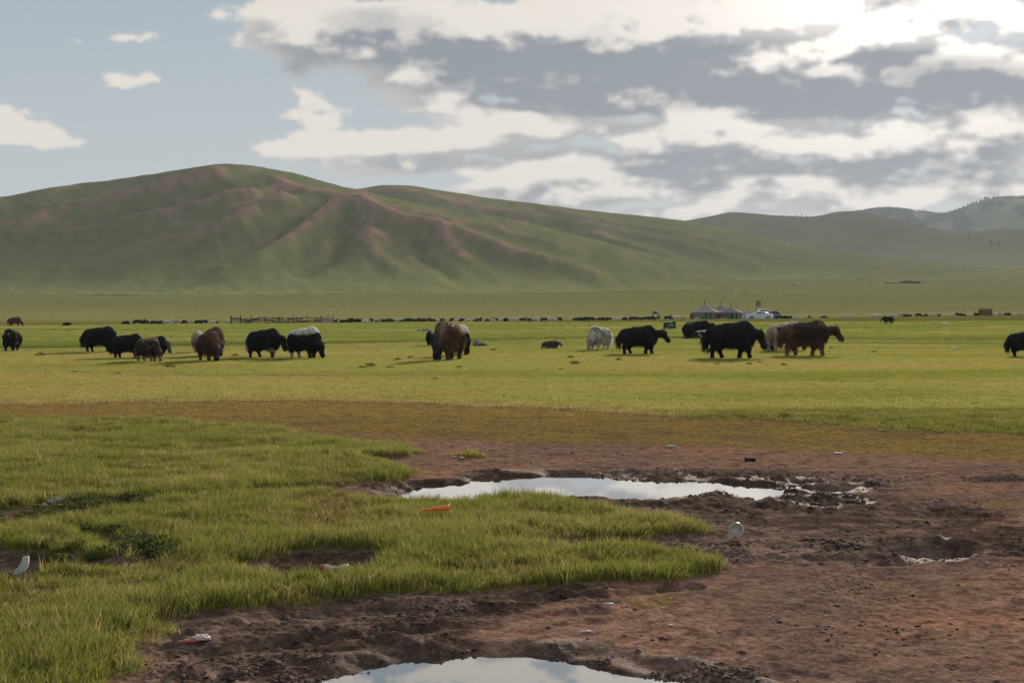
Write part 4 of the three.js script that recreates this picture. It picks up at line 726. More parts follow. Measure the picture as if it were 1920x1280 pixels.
function roundTent(px, w, radius, wallTop, peak, pipeTop, n, doorAt, pipeAt, lean, label) {
  const t = thing('round_tent', label, 'tent', 'round felt tents'), p = standing(px, w), r = rng(n + 500);
  const bulge = (pts) => { const g = new THREE.LatheGeometry(pts.map(([a, b]) => new THREE.Vector2(a, b)), 40), P = g.attributes.position; for (let i = 0; i < P.count; i++) { const x = P.getX(i), z = P.getZ(i), y = P.getY(i), k = 1 + 0.02 * n3(x * 1.5 + n * 5, y * 2, z * 1.5); P.setXYZ(i, x * k, y * (1 + 0.015 * n2(x * 2, z * 2)), z * k); } g.computeVertexNormals(); return g; };
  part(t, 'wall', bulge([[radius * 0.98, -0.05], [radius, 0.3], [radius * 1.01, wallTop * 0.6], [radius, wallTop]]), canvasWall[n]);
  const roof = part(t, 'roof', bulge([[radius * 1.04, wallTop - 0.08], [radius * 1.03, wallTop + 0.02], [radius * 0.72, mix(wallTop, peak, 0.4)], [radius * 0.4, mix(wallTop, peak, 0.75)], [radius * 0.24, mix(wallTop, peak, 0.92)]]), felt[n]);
  part(roof, 'crown_ring', new THREE.TorusGeometry(radius * 0.23, 0.07, 6, 20).rotateX(Math.PI / 2).translate(0, peak - 0.08, 0), darkWood);
  part(roof, 'crown_cover', new THREE.SphereGeometry(radius * 0.24, 16, 6, 0, 6.283, 0, Math.PI / 2).scale(1, 0.35, 1).translate(0, peak - 0.08, 0), felt[(n + 1) % 3]);
  part(roof, 'patch', new THREE.BoxGeometry(0.5, 0.03, 0.4).rotateZ(-0.45).translate(radius * 0.5, mix(wallTop, peak, 0.68), radius * 0.42), felt[(n + 2) % 3]);
  for (const y of [0.35, 0.75, 1.1]) if (y < wallTop - 0.1) part(t, 'rope', new THREE.TorusGeometry(radius * 1.025, 0.022, 5, 44).rotateX(Math.PI / 2).translate(0, y, 0), rope);
  for (let k = 0; k < 10; k++) { const a = k / 10 * 6.283 + 0.2; part(t, 'rope', rod([Math.cos(a) * radius * 0.3, peak - 0.05, Math.sin(a) * radius * 0.3], [Math.cos(a) * radius * 1.05, wallTop, Math.sin(a) * radius * 1.05], 0.018, 0.018, 5), rope); }
  part(t, 'stovepipe', rod([pipeAt, peak - 0.35, 0.2], [pipeAt + lean, pipeTop, 0.2], 0.065), soot2);
  if (doorAt !== null) {
    const d = part(t, 'door', box(0.62, wallTop * 0.98, 0.1, 0, wallTop * 0.49, 0), std(0.035, 0.15, 0.09, 0.6)); d.position.set(doorAt, 0, Math.sqrt(radius * radius - doorAt * doorAt) + 0.05);
    for (const s of [-1, 1]) part(d, 'door_frame', box(0.16, wallTop, 0.14, s * 0.42, wallTop * 0.5, 0), soot2);
    part(d, 'door_panel', box(0.2, wallTop * 0.7, 0.03, 0.1, wallTop * 0.5, 0.066), std(0.16, 0.33, 0.24, 0.6));
  }
  t.position.copy(p); return t;
}
const CAMP = 236, M = CAMP / LENS;                            // metres per pixel at the camp
roundTent(1322, CAMP, 2.35, 1.35, 2.42, 3.35, 0, 0.22, -0.1, 0.0, 'left round felt tent with pale roof, green door and straight stovepipe');
roundTent(1353, CAMP + 6, 2.5, 1.35, 2.4, 3.3, 1, null, -0.25, 0, 'middle round felt tent set back between the two others');
roundTent(1369, CAMP - 1, 2.05, 1.3, 2.1, 2.95, 2, 0.35, 0.05, 0.1, 'right round felt tent with brownish roof and smoking leaning stovepipe');
{ // smoke
  const c = new THREE.CatmullRomCurve3([[0, 0, 0], [0.15, 0.8, 0], [0.55, 1.7, 0.2], [0.75, 2.8, 0.3], [1.2, 4.2, 0.4]].map((p) => new THREE.Vector3(...p))), g = new THREE.TubeGeometry(c, 40, 1, 10), P = g.attributes.position;
  for (let i = 0; i <= 40; i++) { const q = c.getPoint(i / 40); for (let j = 0; j <= 10; j++) { const n = i * 11 + j, k = (0.06 + 0.26 * i / 40) * (1 + 0.5 * n3(i * 0.3, j * 0.8, 2)); P.setXYZ(n, q.x + (P.getX(n) - q.x) * k, q.y + (P.getY(n) - q.y) * k, q.z + (P.getZ(n) - q.z) * k); } }
  g.computeVertexNormals();
  const m = new THREE.Mesh(g, new THREE.MeshStandardMaterial({ color: 0xdfe4ea, roughness: 1, transparent: true, opacity: 0.05, side: THREE.DoubleSide }));
  put(m, 'smoke', { label: 'thin pale smoke rising from the leaning stovepipe', category: 'smoke' }); const p = standing(1370, CAMP - 1); m.position.set(p.x, p.y + 2.95, p.z + 0.2);
}
{ // domed store tent
  const t = thing('dome_tent', 'low grey white domed tent between the right round tent and the white car', 'tent'), g = new THREE.SphereGeometry(1, 28, 14, 0, 6.283, 0, Math.PI / 2), P = g.attributes.position;
  for (let i = 0; i < P.count; i++) { const a = Math.atan2(P.getZ(i), P.getX(i)), k = 1 - 0.05 * Math.abs(Math.sin(a * 4)); P.setXYZ(i, P.getX(i) * 1.35 * k, P.getY(i) * 1.45, P.getZ(i) * 1.3 * k); } g.computeVertexNormals();
  part(t, 'cover', g, std(0.42, 0.43, 0.45, 0.7)); for (let k = 0; k < 4; k++) { const a = k * 0.785; part(t, 'pole', new THREE.TorusGeometry(1, 0.02, 5, 24, Math.PI).scale(1.36, 1.47, 1).rotateY(a), soot2); }
  part(t, 'door_flap', new THREE.CircleGeometry(0.42, 3, 0.52).rotateX(-0.35).translate(-0.2, 0.4, 1.28), std(0.3, 0.31, 0.34)); t.position.copy(standing(1404, CAMP + 2));
}
const whitePaint = new THREE.MeshPhysicalMaterial({ color: new THREE.Color().setRGB(0.74, 0.74, 0.74), roughness: 0.35, clearcoat: 0.6, clearcoatRoughness: 0.1 }), darkGlass = std(0.02, 0.024, 0.03, 0.1), rubber = std(0.02, 0.02, 0.02, 0.8), alloy = std(0.4, 0.4, 0.42, 0.35, { metalness: 0.8 });
function wheel(t, x, z, r = 0.33) {
  const s = Math.sign(z), g = part(t, 'wheel', new THREE.CylinderGeometry(r * 0.66, r * 0.66, 0.2, 20).rotateX(Math.PI / 2), alloy); g.position.set(x, r, z);
  part(g, 'tyre', new THREE.TorusGeometry(r * 0.8, r * 0.22, 8, 24).scale(1, 1, 1.5), rubber);
  part(g, 'hub_cap', new THREE.CylinderGeometry(0.06, 0.06, 0.04, 10).rotateX(Math.PI / 2).translate(0, 0, s * 0.11), rubber);
}
{ // white saloon car, bonnet to the left
  const t = thing('car', 'white saloon car parked right of the round tents, bonnet to the left', 'car');
  const outline = new THREE.Shape(); outline.moveTo(-2.18, 0.32); outline.lineTo(-2.24, 0.62); outline.quadraticCurveTo(-2.22, 0.95, -2.02, 1.0); outline.lineTo(-1.62, 1.03); outline.quadraticCurveTo(-1.1, 1.36, -0.55, 1.43); outline.quadraticCurveTo(0.05, 1.48, 0.5, 1.34); outline.quadraticCurveTo(0.95, 1.12, 1.2, 0.99); outline.quadraticCurveTo(1.85, 0.9, 2.12, 0.74); outline.quadraticCurveTo(2.28, 0.6, 2.24, 0.32);
  outline.lineTo(1.74, 0.28); outline.absarc(1.36, 0.33, 0.38, 0, Math.PI, false); outline.lineTo(-0.98, 0.26); outline.absarc(-1.36, 0.33, 0.38, 0, Math.PI, false); outline.lineTo(-2.18, 0.32);
  const g = new THREE.ExtrudeGeometry(outline, { depth: 1.5, bevelEnabled: true, bevelThickness: 0.12, bevelSize: 0.04, bevelSegments: 3, curveSegments: 14 }).translate(0, 0, -0.75), P = g.attributes.position;
  for (let i = 0; i < P.count; i++) if (P.getY(i) > 1.0) P.setZ(i, P.getZ(i) * (1 - 0.36 * (P.getY(i) - 1.0)));
  g.computeVertexNormals(); part(t, 'body', g, whitePaint);
  const pane = (pts, z, tilt) => new THREE.ExtrudeGeometry(new THREE.Shape(pts.map(([x, y]) => new THREE.Vector2(x, y))), { depth: 0.03, bevelEnabled: false }).rotateX(tilt).translate(0, 0, z);
  for (const s of [-1, 1]) {
    for (const pts of [[[-1.25, 1.04], [-0.42, 1.04], [-0.42, 1.36], [-0.72, 1.33]], [[-0.34, 1.04], [0.82, 1.04], [0.45, 1.3], [-0.34, 1.38]]]) { const w = part(t, 'window', pane(pts, 0, 0), darkGlass); w.position.z = s > 0 ? 0.8 : -0.83; w.rotation.x = 0; }
    for (const x of [-1.36, 1.36]) wheel(t, x, s * 0.78);
    part(t, 'headlight', new THREE.SphereGeometry(0.13, 10, 8).scale(1, 0.6, 0.9).translate(2.08, 0.7, s * 0.62), std(0.5, 0.5, 0.52, 0.15));
    part(t, 'tail_light', box(0.12, 0.16, 0.34, -2.2, 0.84, s * 0.62), std(0.35, 0.02, 0.02, 0.3));
    part(t, 'mirror', box(0.16, 0.12, 0.18, 0.72, 1.05, s * 0.95), whitePaint);
    part(t, 'door_handle', box(0.18, 0.03, 0.03, -0.3, 0.9, s * 0.88), alloy);
  }
  const ws = part(t, 'windscreen', box(0.03, 0.46, 1.2), darkGlass); ws.position.set(0.84, 1.2, 0); ws.rotation.z = 1.05; 
  part(t, 'number_plate', box(0.03, 0.12, 0.5, 2.29, 0.45, 0), std(0.6, 0.6, 0.6));
  t.position.copy(standing(1424.5, CAMP - 5)); t.rotation.y = Math.PI - 0.12; 
}
{ // pick-up truck with load, mostly behind the car
  const t = thing('pickup_truck', 'white pick-up truck with red brown load behind the white car', 'truck');
  part(t, 'cab', new THREE.ExtrudeGeometry(new THREE.Shape([[0.1, 0.5], [0.1, 1.85], [1.5, 1.9], [2.05, 1.2], [2.7, 1.05], [2.75, 0.5]].map((p) => new THREE.Vector2(...p))), { depth: 1.6, bevelEnabled: true, bevelSize: 0.05, bevelThickness: 0.05, bevelSegments: 2 }).translate(0, 0, -0.8), whitePaint);
  for (const s of [-1, 1]) { part(t, 'window', box(1.1, 0.42, 0.03, 0.85, 1.5, s * 0.87), darkGlass); for (const x of [-1.3, 1.95]) wheel(t, x, s * 0.8, 0.37); part(t, 'side_board', box(2.1, 0.5, 0.06, -1.0, 0.85, s * 0.82), std(0.16, 0.2, 0.28, 0.6)); }
  part(t, 'bed', box(2.1, 0.1, 1.6, -1.0, 0.58, 0), soot2);
  part(t, 'load', lumpGeometry(31, 0.5, 0.6).scale(0.85, 0.7, 0.75).translate(-0.9, 1.2, 0), std(0.13, 0.05, 0.035));
  part(t, 'load', lumpGeometry(32, 0.5, 0.7).scale(0.4, 0.42, 0.4).translate(-1.7, 1.05, 0.1), std(0.06, 0.035, 0.03));
  t.position.copy(standing(1441, CAMP + 3)); t.rotation.y = Math.PI - 0.1;
}
{ // sign
  const t = thing('sign_board', 'square brown sign board on two posts behind the white car', 'sign'); for (const s of [-1, 1]) part(t, 'post', rod([s * 0.33, -0.1, 0], [s * 0.33, 3.3, 0], 0.045), darkWood);
  part(t, 'board', box(0.82, 0.95, 0.06, 0, 2.85, 0.06), std(0.17, 0.1, 0.085)); part(t, 'panel', box(0.5, 0.6, 0.02, 0, 2.85, 0.1), std(0.26, 0.15, 0.13)); t.position.copy(standing(1422, CAMP + 4));
}
{ // things standing before the tents
  const t = thing('washing_board', 'upright orange board leaning beside the left round tent', 'board'); part(t, 'panel', box(0.3, 1.05, 0.06, 0, 0.55, 0), std(0.4, 0.15, 0.045)); part(t, 'post', box(0.12, 1.2, 0.1, 0.24, 0.6, 0), soot2); t.position.copy(standing(1295, CAMP - 1));
  for (const [px, c, lab, s] of [[1308, [0.42, 0.3, 0.25], 'pale pink bundle lying before the left round tent', 0.42], [1316, [0.02, 0.02, 0.022], 'black heap beside the green tent door', 0.4], [1340, [0.3, 0.16, 0.12], 'reddish sack between left and middle tent', 0.22], [1352, [0.42, 0.24, 0.08], 'small orange sack before the right round tent', 0.26], [1359, [0.34, 0.2, 0.12], 'light brown sack before the right round tent door', 0.3]]) { const m = new THREE.Mesh(lumpGeometry(px, 0.35, 0.7).scale(s * 1.4, s, s), std(...c)); put(m, 'sack', { label: lab, category: 'sack' }); m.position.copy(standing(px, CAMP - 5)); m.position.y += s * 0.5; }
}
{ // green metal box with white lettering worn past reading
  const t = thing('metal_box', 'dark green metal box with worn white marks above the walking black yak', 'box'), p = spot(1256, 616.5), k = -p.z / LENS;
  part(t, 'body', box(18 * k, 11.5 * k, 8 * k, 2 * k, 6 * k, 0), std(0.025, 0.06, 0.05, 0.5)); part(t, 'end_panel', box(4.6 * k, 12.5 * k, 8.4 * k, -9 * k, 6.2 * k, 0), std(0.02, 0.02, 0.022, 0.6));
  part(t, 'lid', box(19 * k, 1.2 * k, 8.8 * k, 2 * k, 12.2 * k, 0), std(0.03, 0.07, 0.055, 0.5)); part(t, 'knob', box(4 * k, 2 * k, 3 * k, 8 * k, 13.6 * k, 0), std(0.03, 0.035, 0.035));
  for (const [x, y, w, h] of [[-2, 7, 3, 1.8], [2.5, 7.2, 4, 2.2], [5, 6.8, 1.6, 2], [-7.5, 2, 2, 1.6], [-4, 2.4, 3.4, 2]]) part(t, 'mark', box(w * k, h * k, 0.02, x * k, y * k, 4.1 * k), std(0.4, 0.45, 0.43));
  t.position.copy(p); t.rotation.y = 0.12;
}
{ // wooden stand
  const t = thing('wooden_stand', 'tall wooden stand with blue bundle on top, left of the round tents', 'stand');
  for (const x of [-0.42, 0.42]) for (const z of [-0.3, 0.3]) part(t, 'leg', rod([x * 1.2, -0.05, z], [x, 1.25, z], 0.04), darkWood);
  part(t, 'shelf', box(1.05, 0.06, 0.75, 0, 1.2, 0), darkWood); part(t, 'shelf', box(0.95, 0.05, 0.7, 0, 0.55, 0), darkWood);
  const b = new THREE.Mesh(lumpGeometry(55, 0.5, 0.75).scale(0.36, 0.32, 0.3), std(0.12, 0.17, 0.33, 0.6)), w = new THREE.Mesh(lumpGeometry(56, 0.4, 0.7).scale(0.2, 0.16, 0.2), std(0.5, 0.5, 0.52)); const p = standing(1229.5, 214);
  t.position.copy(p); put(b, 'bundle', { label: 'blue bundle on top of the wooden stand', category: 'bundle' }); b.position.set(p.x - 0.1, p.y + 1.47, p.z); put(w, 'basin', { label: 'small pale basin on top of the wooden stand', category: 'basin' }); w.position.set(p.x + 0.32, p.y + 1.33, p.z);
}
{ // stack of red brown timber
  const t = thing('timber_stack', 'stack of red brown timber on the rise at the far right', 'timber'), r = rng(8), tones = [std(0.2, 0.065, 0.045), std(0.13, 0.045, 0.035), std(0.26, 0.1, 0.07)];
  for (let row = 0; row < 6; row++) for (let n = 0; n < 3; n++) { const b = part(t, 'plank', box(2.1 + 0.15 * r(), 0.2, 0.42), tones[Math.floor(r() * 3)]); b.position.set((r() - 0.5) * 0.12, 0.12 + row * 0.225, (n - 1) * 0.45); b.rotation.z = (r() - 0.5) * 0.02; }
  const c = part(t, 'plank', box(1.9, 0.08, 0.8), tones[1]); c.position.set(-0.1, 1.5, 0); c.rotation.z = -0.06;
  for (const x of [-0.95, 0.95]) part(t, 'post', box(0.1, 1.5, 0.1, x, 0.75, 0.72), tones[2]);
  t.position.copy(standing(1848.5, 246)); t.rotation.y = -0.15;
}
{ // wooden corral
  const t = thing('corral_fence', 'weathered wooden corral fence with rails and posts on the rise', 'fence'), r = rng(12), W = 186, k = W / LENS, ox = standing(528, W);
  t.position.copy(ox);
  const X = (px) => (px - 528) * k, G = (px) => land(ox.x + X(px), -W) - ox.y, posts = [[433, 14, 0.12], [450, 15.5, 0.11], [471, 15.5, 0.07], [484, 11, 0.05], [497, 13, 0.13], [511, 11, 0.05], [523, 13, 0.12], [527, 12.5, 0.1], [540, 11, 0.05], [550, 16.5, 0.07], [556.5, 12, 0.09], [566, 11, 0.05], [576, 15, 0.05], [590, 12, 0.05], [601, 13, 0.1], [604.5, 13, 0.09], [615, 15, 0.06], [625, 16, 0.09]];
  for (const [px, tall, rad] of posts) part(t, 'post', rod([X(px), G(px) - 0.2, 0], [X(px) + (r() - 0.5) * 0.08, G(px) + tall * k + 0.22, (r() - 0.5) * 0.06], rad, rad * 0.8), r() < 0.6 ? darkWood : greyWood);
  for (let i = 0; i + 1 < posts.length; i++) for (let n = 0; n < 5; n++) {
    const a = posts[i][0], b = posts[i + 1][0]; if (b - a < 5) continue;
    if (a >= 604) { if (n < 4) part(t, 'plank', box((b - a) * k * 1.02, 0.2, 0.04, X((a + b) / 2), (G(a) + G(b)) / 2 + 0.22 + n * 0.22, 0.1), paleWood); continue; }
    if (r() < 0.08) continue;
    const y = 0.28 + n * 0.165, za = (r() - 0.5) * 0.16; part(t, 'rail', rod([X(a - 1), G(a) + y + (r() - 0.5) * 0.16, za], [X(b + 1), G(b) + y + (r() - 0.5) * 0.16, za + 0.03], 0.05 + 0.025 * r()), [greyWood, darkWood, greyWood][Math.floor(r() * 3)]);
  }
  for (const px of [462, 503]) { const m = new THREE.Mesh(lumpGeometry(px, 0.5, 0.5).scale(0.5, 0.42, 0.3), std(0.05, 0.035, 0.03)); put(m, 'brush_heap', { label: px < 480 ? 'dark heap lying inside the left part of the corral' : 'dark heap lying against the middle of the corral', category: 'heap' }); m.position.set(ox.x + X(px), land(ox.x + X(px), -W - 1) + 0.2, -W - 1); }
}
{ // far livestock pen on the slope
  const t = thing('livestock_pen', 'low dark livestock pen on the distant slope at right', 'pen'), p = spot(1706, 531), k = -p.z / LENS;
  t.position.copy(p); const Y = (x, z) => land(p.x + x, p.z + z) - p.y;
  for (const [a, b, h, z] of [[-18, 20, 3.2, 0], [-10, 6, 5, -4], [6, 18, 4, -3], [-46, -18, 1.3, 0]]) part(t, 'wall', box((b - a) * k, h * k, 2, (a + b) / 2 * k, Y((a + b) / 2 * k, z * k) + h * k / 2 - 0.3, z * k), darkWood);
  for (let n = 0; n < 8; n++) part(t, 'post', box(0.5, 4.5 * k, 0.5, (-18 + n * 5.4) * k, Y((-18 + n * 5.4) * k, 2) + 1.6 * k, 2), soot2);
}
{ // rubble and boulder
  const t = thing('rubble_heap', 'low heap of grey white rubble beyond the small black yak', 'rubble'), p = spot(795, 621.5), k = -p.z / LENS, r = rng(3), tone = [std(0.36, 0.32, 0.3), std(0.27, 0.24, 0.235), std(0.45, 0.41, 0.38)];
  t.position.copy(p); for (let n = 0; n < 34; n++) { const u = r() * 2 - 1, s = (1.2 + 2 * r()) * k, m = part(t, 'stone', lumpGeometry(n % 6, 0.5, 0.7, 1), tone[Math.floor(r() * 3)]); m.scale.setScalar(s); m.position.set(u * 18 * k, (1 - u * u) * 4.5 * k * r() + s * 0.3, (r() - 0.5) * 8 * k); m.rotation.set(r() * 3, r() * 6, 0); }
  const q = spot(899, 649), kk = -q.z / LENS, b = thing('boulder', 'grey boulder with a sloping tail right of the big light brown yak', 'boulder'), g1 = std(0.17, 0.155, 0.155, 0.9);
  b.position.copy(q); part(b, 'block', lumpGeometry(71, 0.35, 0.75).scale(7 * kk, 9 * kk, 6 * kk).translate(-6 * kk, 4 * kk, 0), g1); part(b, 'block', lumpGeometry(72, 0.35, 0.6).scale(10 * kk, 7 * kk, 6 * kk).translate(4 * kk, 2.5 * kk, 0), std(0.13, 0.12, 0.125, 0.9));
}
// ------------------------------------------------------------------ plants of the meadow
{
  const r = rng(61), pos = [], idx = [];
  for (let n = 0; n < 70; n++) { const a = r() * 6.283, q = Math.sqrt(r()) * 0.26, h = 0.03 + 0.13 * r() * (1 - q * 2), x = Math.cos(a) * q, z = Math.sin(a) * q, f = r() * 6.283, l = 0.05 + 0.05 * r(), w = 0.014 + 0.012 * r(), dx = Math.cos(f), dz = Math.sin(f), k = pos.length / 3; pos.push(x, h, z, x + dx * l * 0.5 - dz * w, h + l * 0.5, z + dz * l * 0.5 + dx * w, x + dx * l, h + l * 0.25, z + dz * l, x + dx * l * 0.5 + dz * w, h + l * 0.5, z + dz * l * 0.5 - dx * w, x * 0.5, -0.02, z * 0.5, x * 0.5 + 0.008, -0.02, z * 0.5); idx.push(k, k + 1, k + 2, k, k + 2, k + 3, k, k + 4, k + 5); }
  const g = new THREE.BufferGeometry(); g.setAttribute('position', new THREE.Float32BufferAttribute(pos, 3)); g.setIndex(idx); g.computeVertexNormals();
  const leaf = new THREE.MeshPhysicalMaterial({ color: new THREE.Color().setRGB(0.15, 0.16, 0.045), roughness: 0.9, specularIntensity: 0.3, transmission: 0.35, thickness: 0, side: THREE.DoubleSide });
  for (const [px, py, s] of [[75, 668, 1.5], [695, 688, 1.3], [745, 676, 1.1], [770, 672, 0.9], [678, 691, 0.9], [732, 691, 0.9], [318, 690, 1.2], [440, 668, 1], [1078, 684, 1.3], [1070, 672, 1.1], [1010, 697, 0.8], [1052, 696, 0.8], [1160, 676, 0.9], [925, 658, 1.1], [860, 690, 0.8], [815, 714, 0.8], [1405, 684, 0.8], [1425, 681, 0.7], [1470, 686, 0.9], [1560, 653, 0.9], [1640, 661, 0.9], [1345, 684, 0.7], [610, 700, 0.7], [140, 700, 0.8], [220, 704, 0.9]]) {
    const m = put(new THREE.Mesh(g, leaf), 'weed_clump', { label: 'low dark leafy weed clump in the yak meadow', category: 'weed', group: 'weed clumps in the meadow' }), p = spot(px, py); m.position.copy(p); m.rotation.y = r() * 6; m.scale.set(s * 0.55, s * 0.7, s * 0.55);
  }
  for (const [px, py] of [[1875, 748], [1893, 746], [1080, 714], [1100, 715], [982, 701], [1237, 715], [525, 676], [672, 653], [740, 647], [1790, 627], [870, 722]]) { const m = put(new THREE.Mesh(lumpGeometry(px % 7, 0.5, 0.45, 1), darkWood), 'dung_pat', { label: 'small dark dung pat on the meadow', category: 'dung', group: 'dung pats on the meadow' }), p = spot(px, py); m.position.copy(p); m.position.y += 0.02; m.scale.setScalar(0.08); }
  const small = g.clone().scale(0.3, 0.45, 0.3), list = [], mm = new THREE.Matrix4(), q = new THREE.Quaternion(), e = new THREE.Euler(), area = new Patch([[-300, 950], [0, 950], [120, 940], [250, 936], [300, 940], [230, 962], [120, 978], [0, 990], [-300, 1000]]), areaTwo = new Patch([[150, 1000], [240, 1008], [340, 1044], [200, 1060], [60, 1040]]);
  for (let i = 0; i < 3500; i++) { const w = 10 + 4.5 * r(), x = -w * 0.4 + r() * w * 0.32, z = -w; const k = Math.max(area.inside(x, z), areaTwo.inside(x, z)); if (k < -0.05 || r() > 0.5 * smooth(-0.15, 0.2, fbm(x * 2, z * 2, 2)) + 0.1) continue; e.set(0, r() * 6.28, 0); const s = 0.5 + 0.6 * r(); mm.compose(new THREE.Vector3(x, surface(x, z), z), q.setFromEuler(e), new THREE.Vector3(s, s, s)); list.push(mm.clone()); }
  const o = new THREE.InstancedMesh(small, leaf, list.length); list.forEach((m, i) => o.setMatrixAt(i, m)); put(o, 'ditch_herbs', { kind: 'stuff' });
}
// ------------------------------------------------------------------ trees on the far ridges
{
  const conifer = (seed) => { const r = rng(seed), gs = []; for (let n = 0; n < 6; n++) { const y = 0.16 + n * 0.14, rad = 0.21 * (1 - n / 6.6), g = new THREE.ConeGeometry(rad, 0.26, 9, 1, true).toNonIndexed(), P = g.attributes.position; for (let i = 0; i < P.count; i++) if (P.getY(i) < 0) { const a = Math.atan2(P.getZ(i), P.getX(i)), k = 0.75 + 0.5 * Math.abs(n2(a * 2 + seed, n)); P.setXYZ(i, P.getX(i) * k, P.getY(i) - 0.03 * k, P.getZ(i) * k); } gs.push(g.translate((r() - 0.5) * 0.02, y + 0.1, 0)); } const g = mergeGeometries(gs); g.computeVertexNormals(); return g; };
  const crowns = [1, 2, 3].map(conifer), trunk = new THREE.CylinderGeometry(0.012, 0.025, 0.5, 6).translate(0, 0.2, 0), needles = std(0.03, 0.045, 0.03), bark = std(0.06, 0.045, 0.035), r = rng(90);
  const onHill = (hl, px, row) => { for (let w = hl.base + 50; w < hl.top * 1.02; w += 15) { const e = hl.height(px, w); if (HORIZON - (e - EYE) * LENS / w <= row) return new THREE.Vector3((px - 960) / LENS * w, e, -w); } const w = hl.top; return new THREE.Vector3((px - 960) / LENS * w, hl.height(px, w), -w); };
  let n = 0;
  for (const [px, row, h, where] of [[1493, 408, 13, 'left of the three on the middle saddle'], [1503, 408, 15, 'tallest on the middle saddle'], [1512, 409, 12, 'right of the three on the middle saddle'], [1652, 408, 13, 'first on the slope right of the rounded top'], [1704, 420, 15, 'alone on the descending slope'], [1729, 427, 19, 'large one at the end of the descending slope'], [1750, 432, 12, 'lowest before the brown mound'], [1816, 449, 16, 'left one below the brown mound'], [1830, 448, 13, 'second below the brown mound'], [1838, 450, 14, 'middle one below the brown mound'], [1859, 459, 19, 'large one below the brown mound'], [1873, 462, 16, 'lower right one below the brown mound']]) {
    const t = thing('conifer_tree', `far dark conifer on the hazy hill, ${where}`, 'tree', 'single conifers on the hazy hill'); part(t, 'crown', crowns[n++ % 3], needles); part(t, 'trunk', trunk, bark); t.position.copy(onHill(middleHill, px, row)); t.position.y -= 0.5; t.scale.set(h * 1.3, h, h * 1.3); t.rotation.y = r() * 6;
  }
  const list = [], m = new THREE.Matrix4(), q = new THREE.Quaternion();
  for (let i = 0; i < 30000; i++) {
    const px = 1590 + 420 * r(), w = 7300 + 2150 * r(), s = (w - 7200) / 2200, k = fbm(px * 0.012 + 3, w * 0.0016, 3) + 0.28 * smooth(0.85, 1, s) - 0.25 * smooth(1800, 1850, px) * (1 - smooth(0.8, 0.95, s));
    if (k < -0.06 + 0.1 * r()) continue;
    const x = (px - 960) / LENS * w, h = 13 + 11 * r(); m.compose(new THREE.Vector3(x, forestHill.height(px, w) - 1, -w), q, new THREE.Vector3(h * 1.5, h, h * 1.5)); list.push(m.clone());
  }
  const o = new THREE.InstancedMesh(crowns[0], needles, list.length); list.forEach((mm, i) => o.setMatrixAt(i, mm)); put(o, 'forest', { kind: 'stuff' });
}
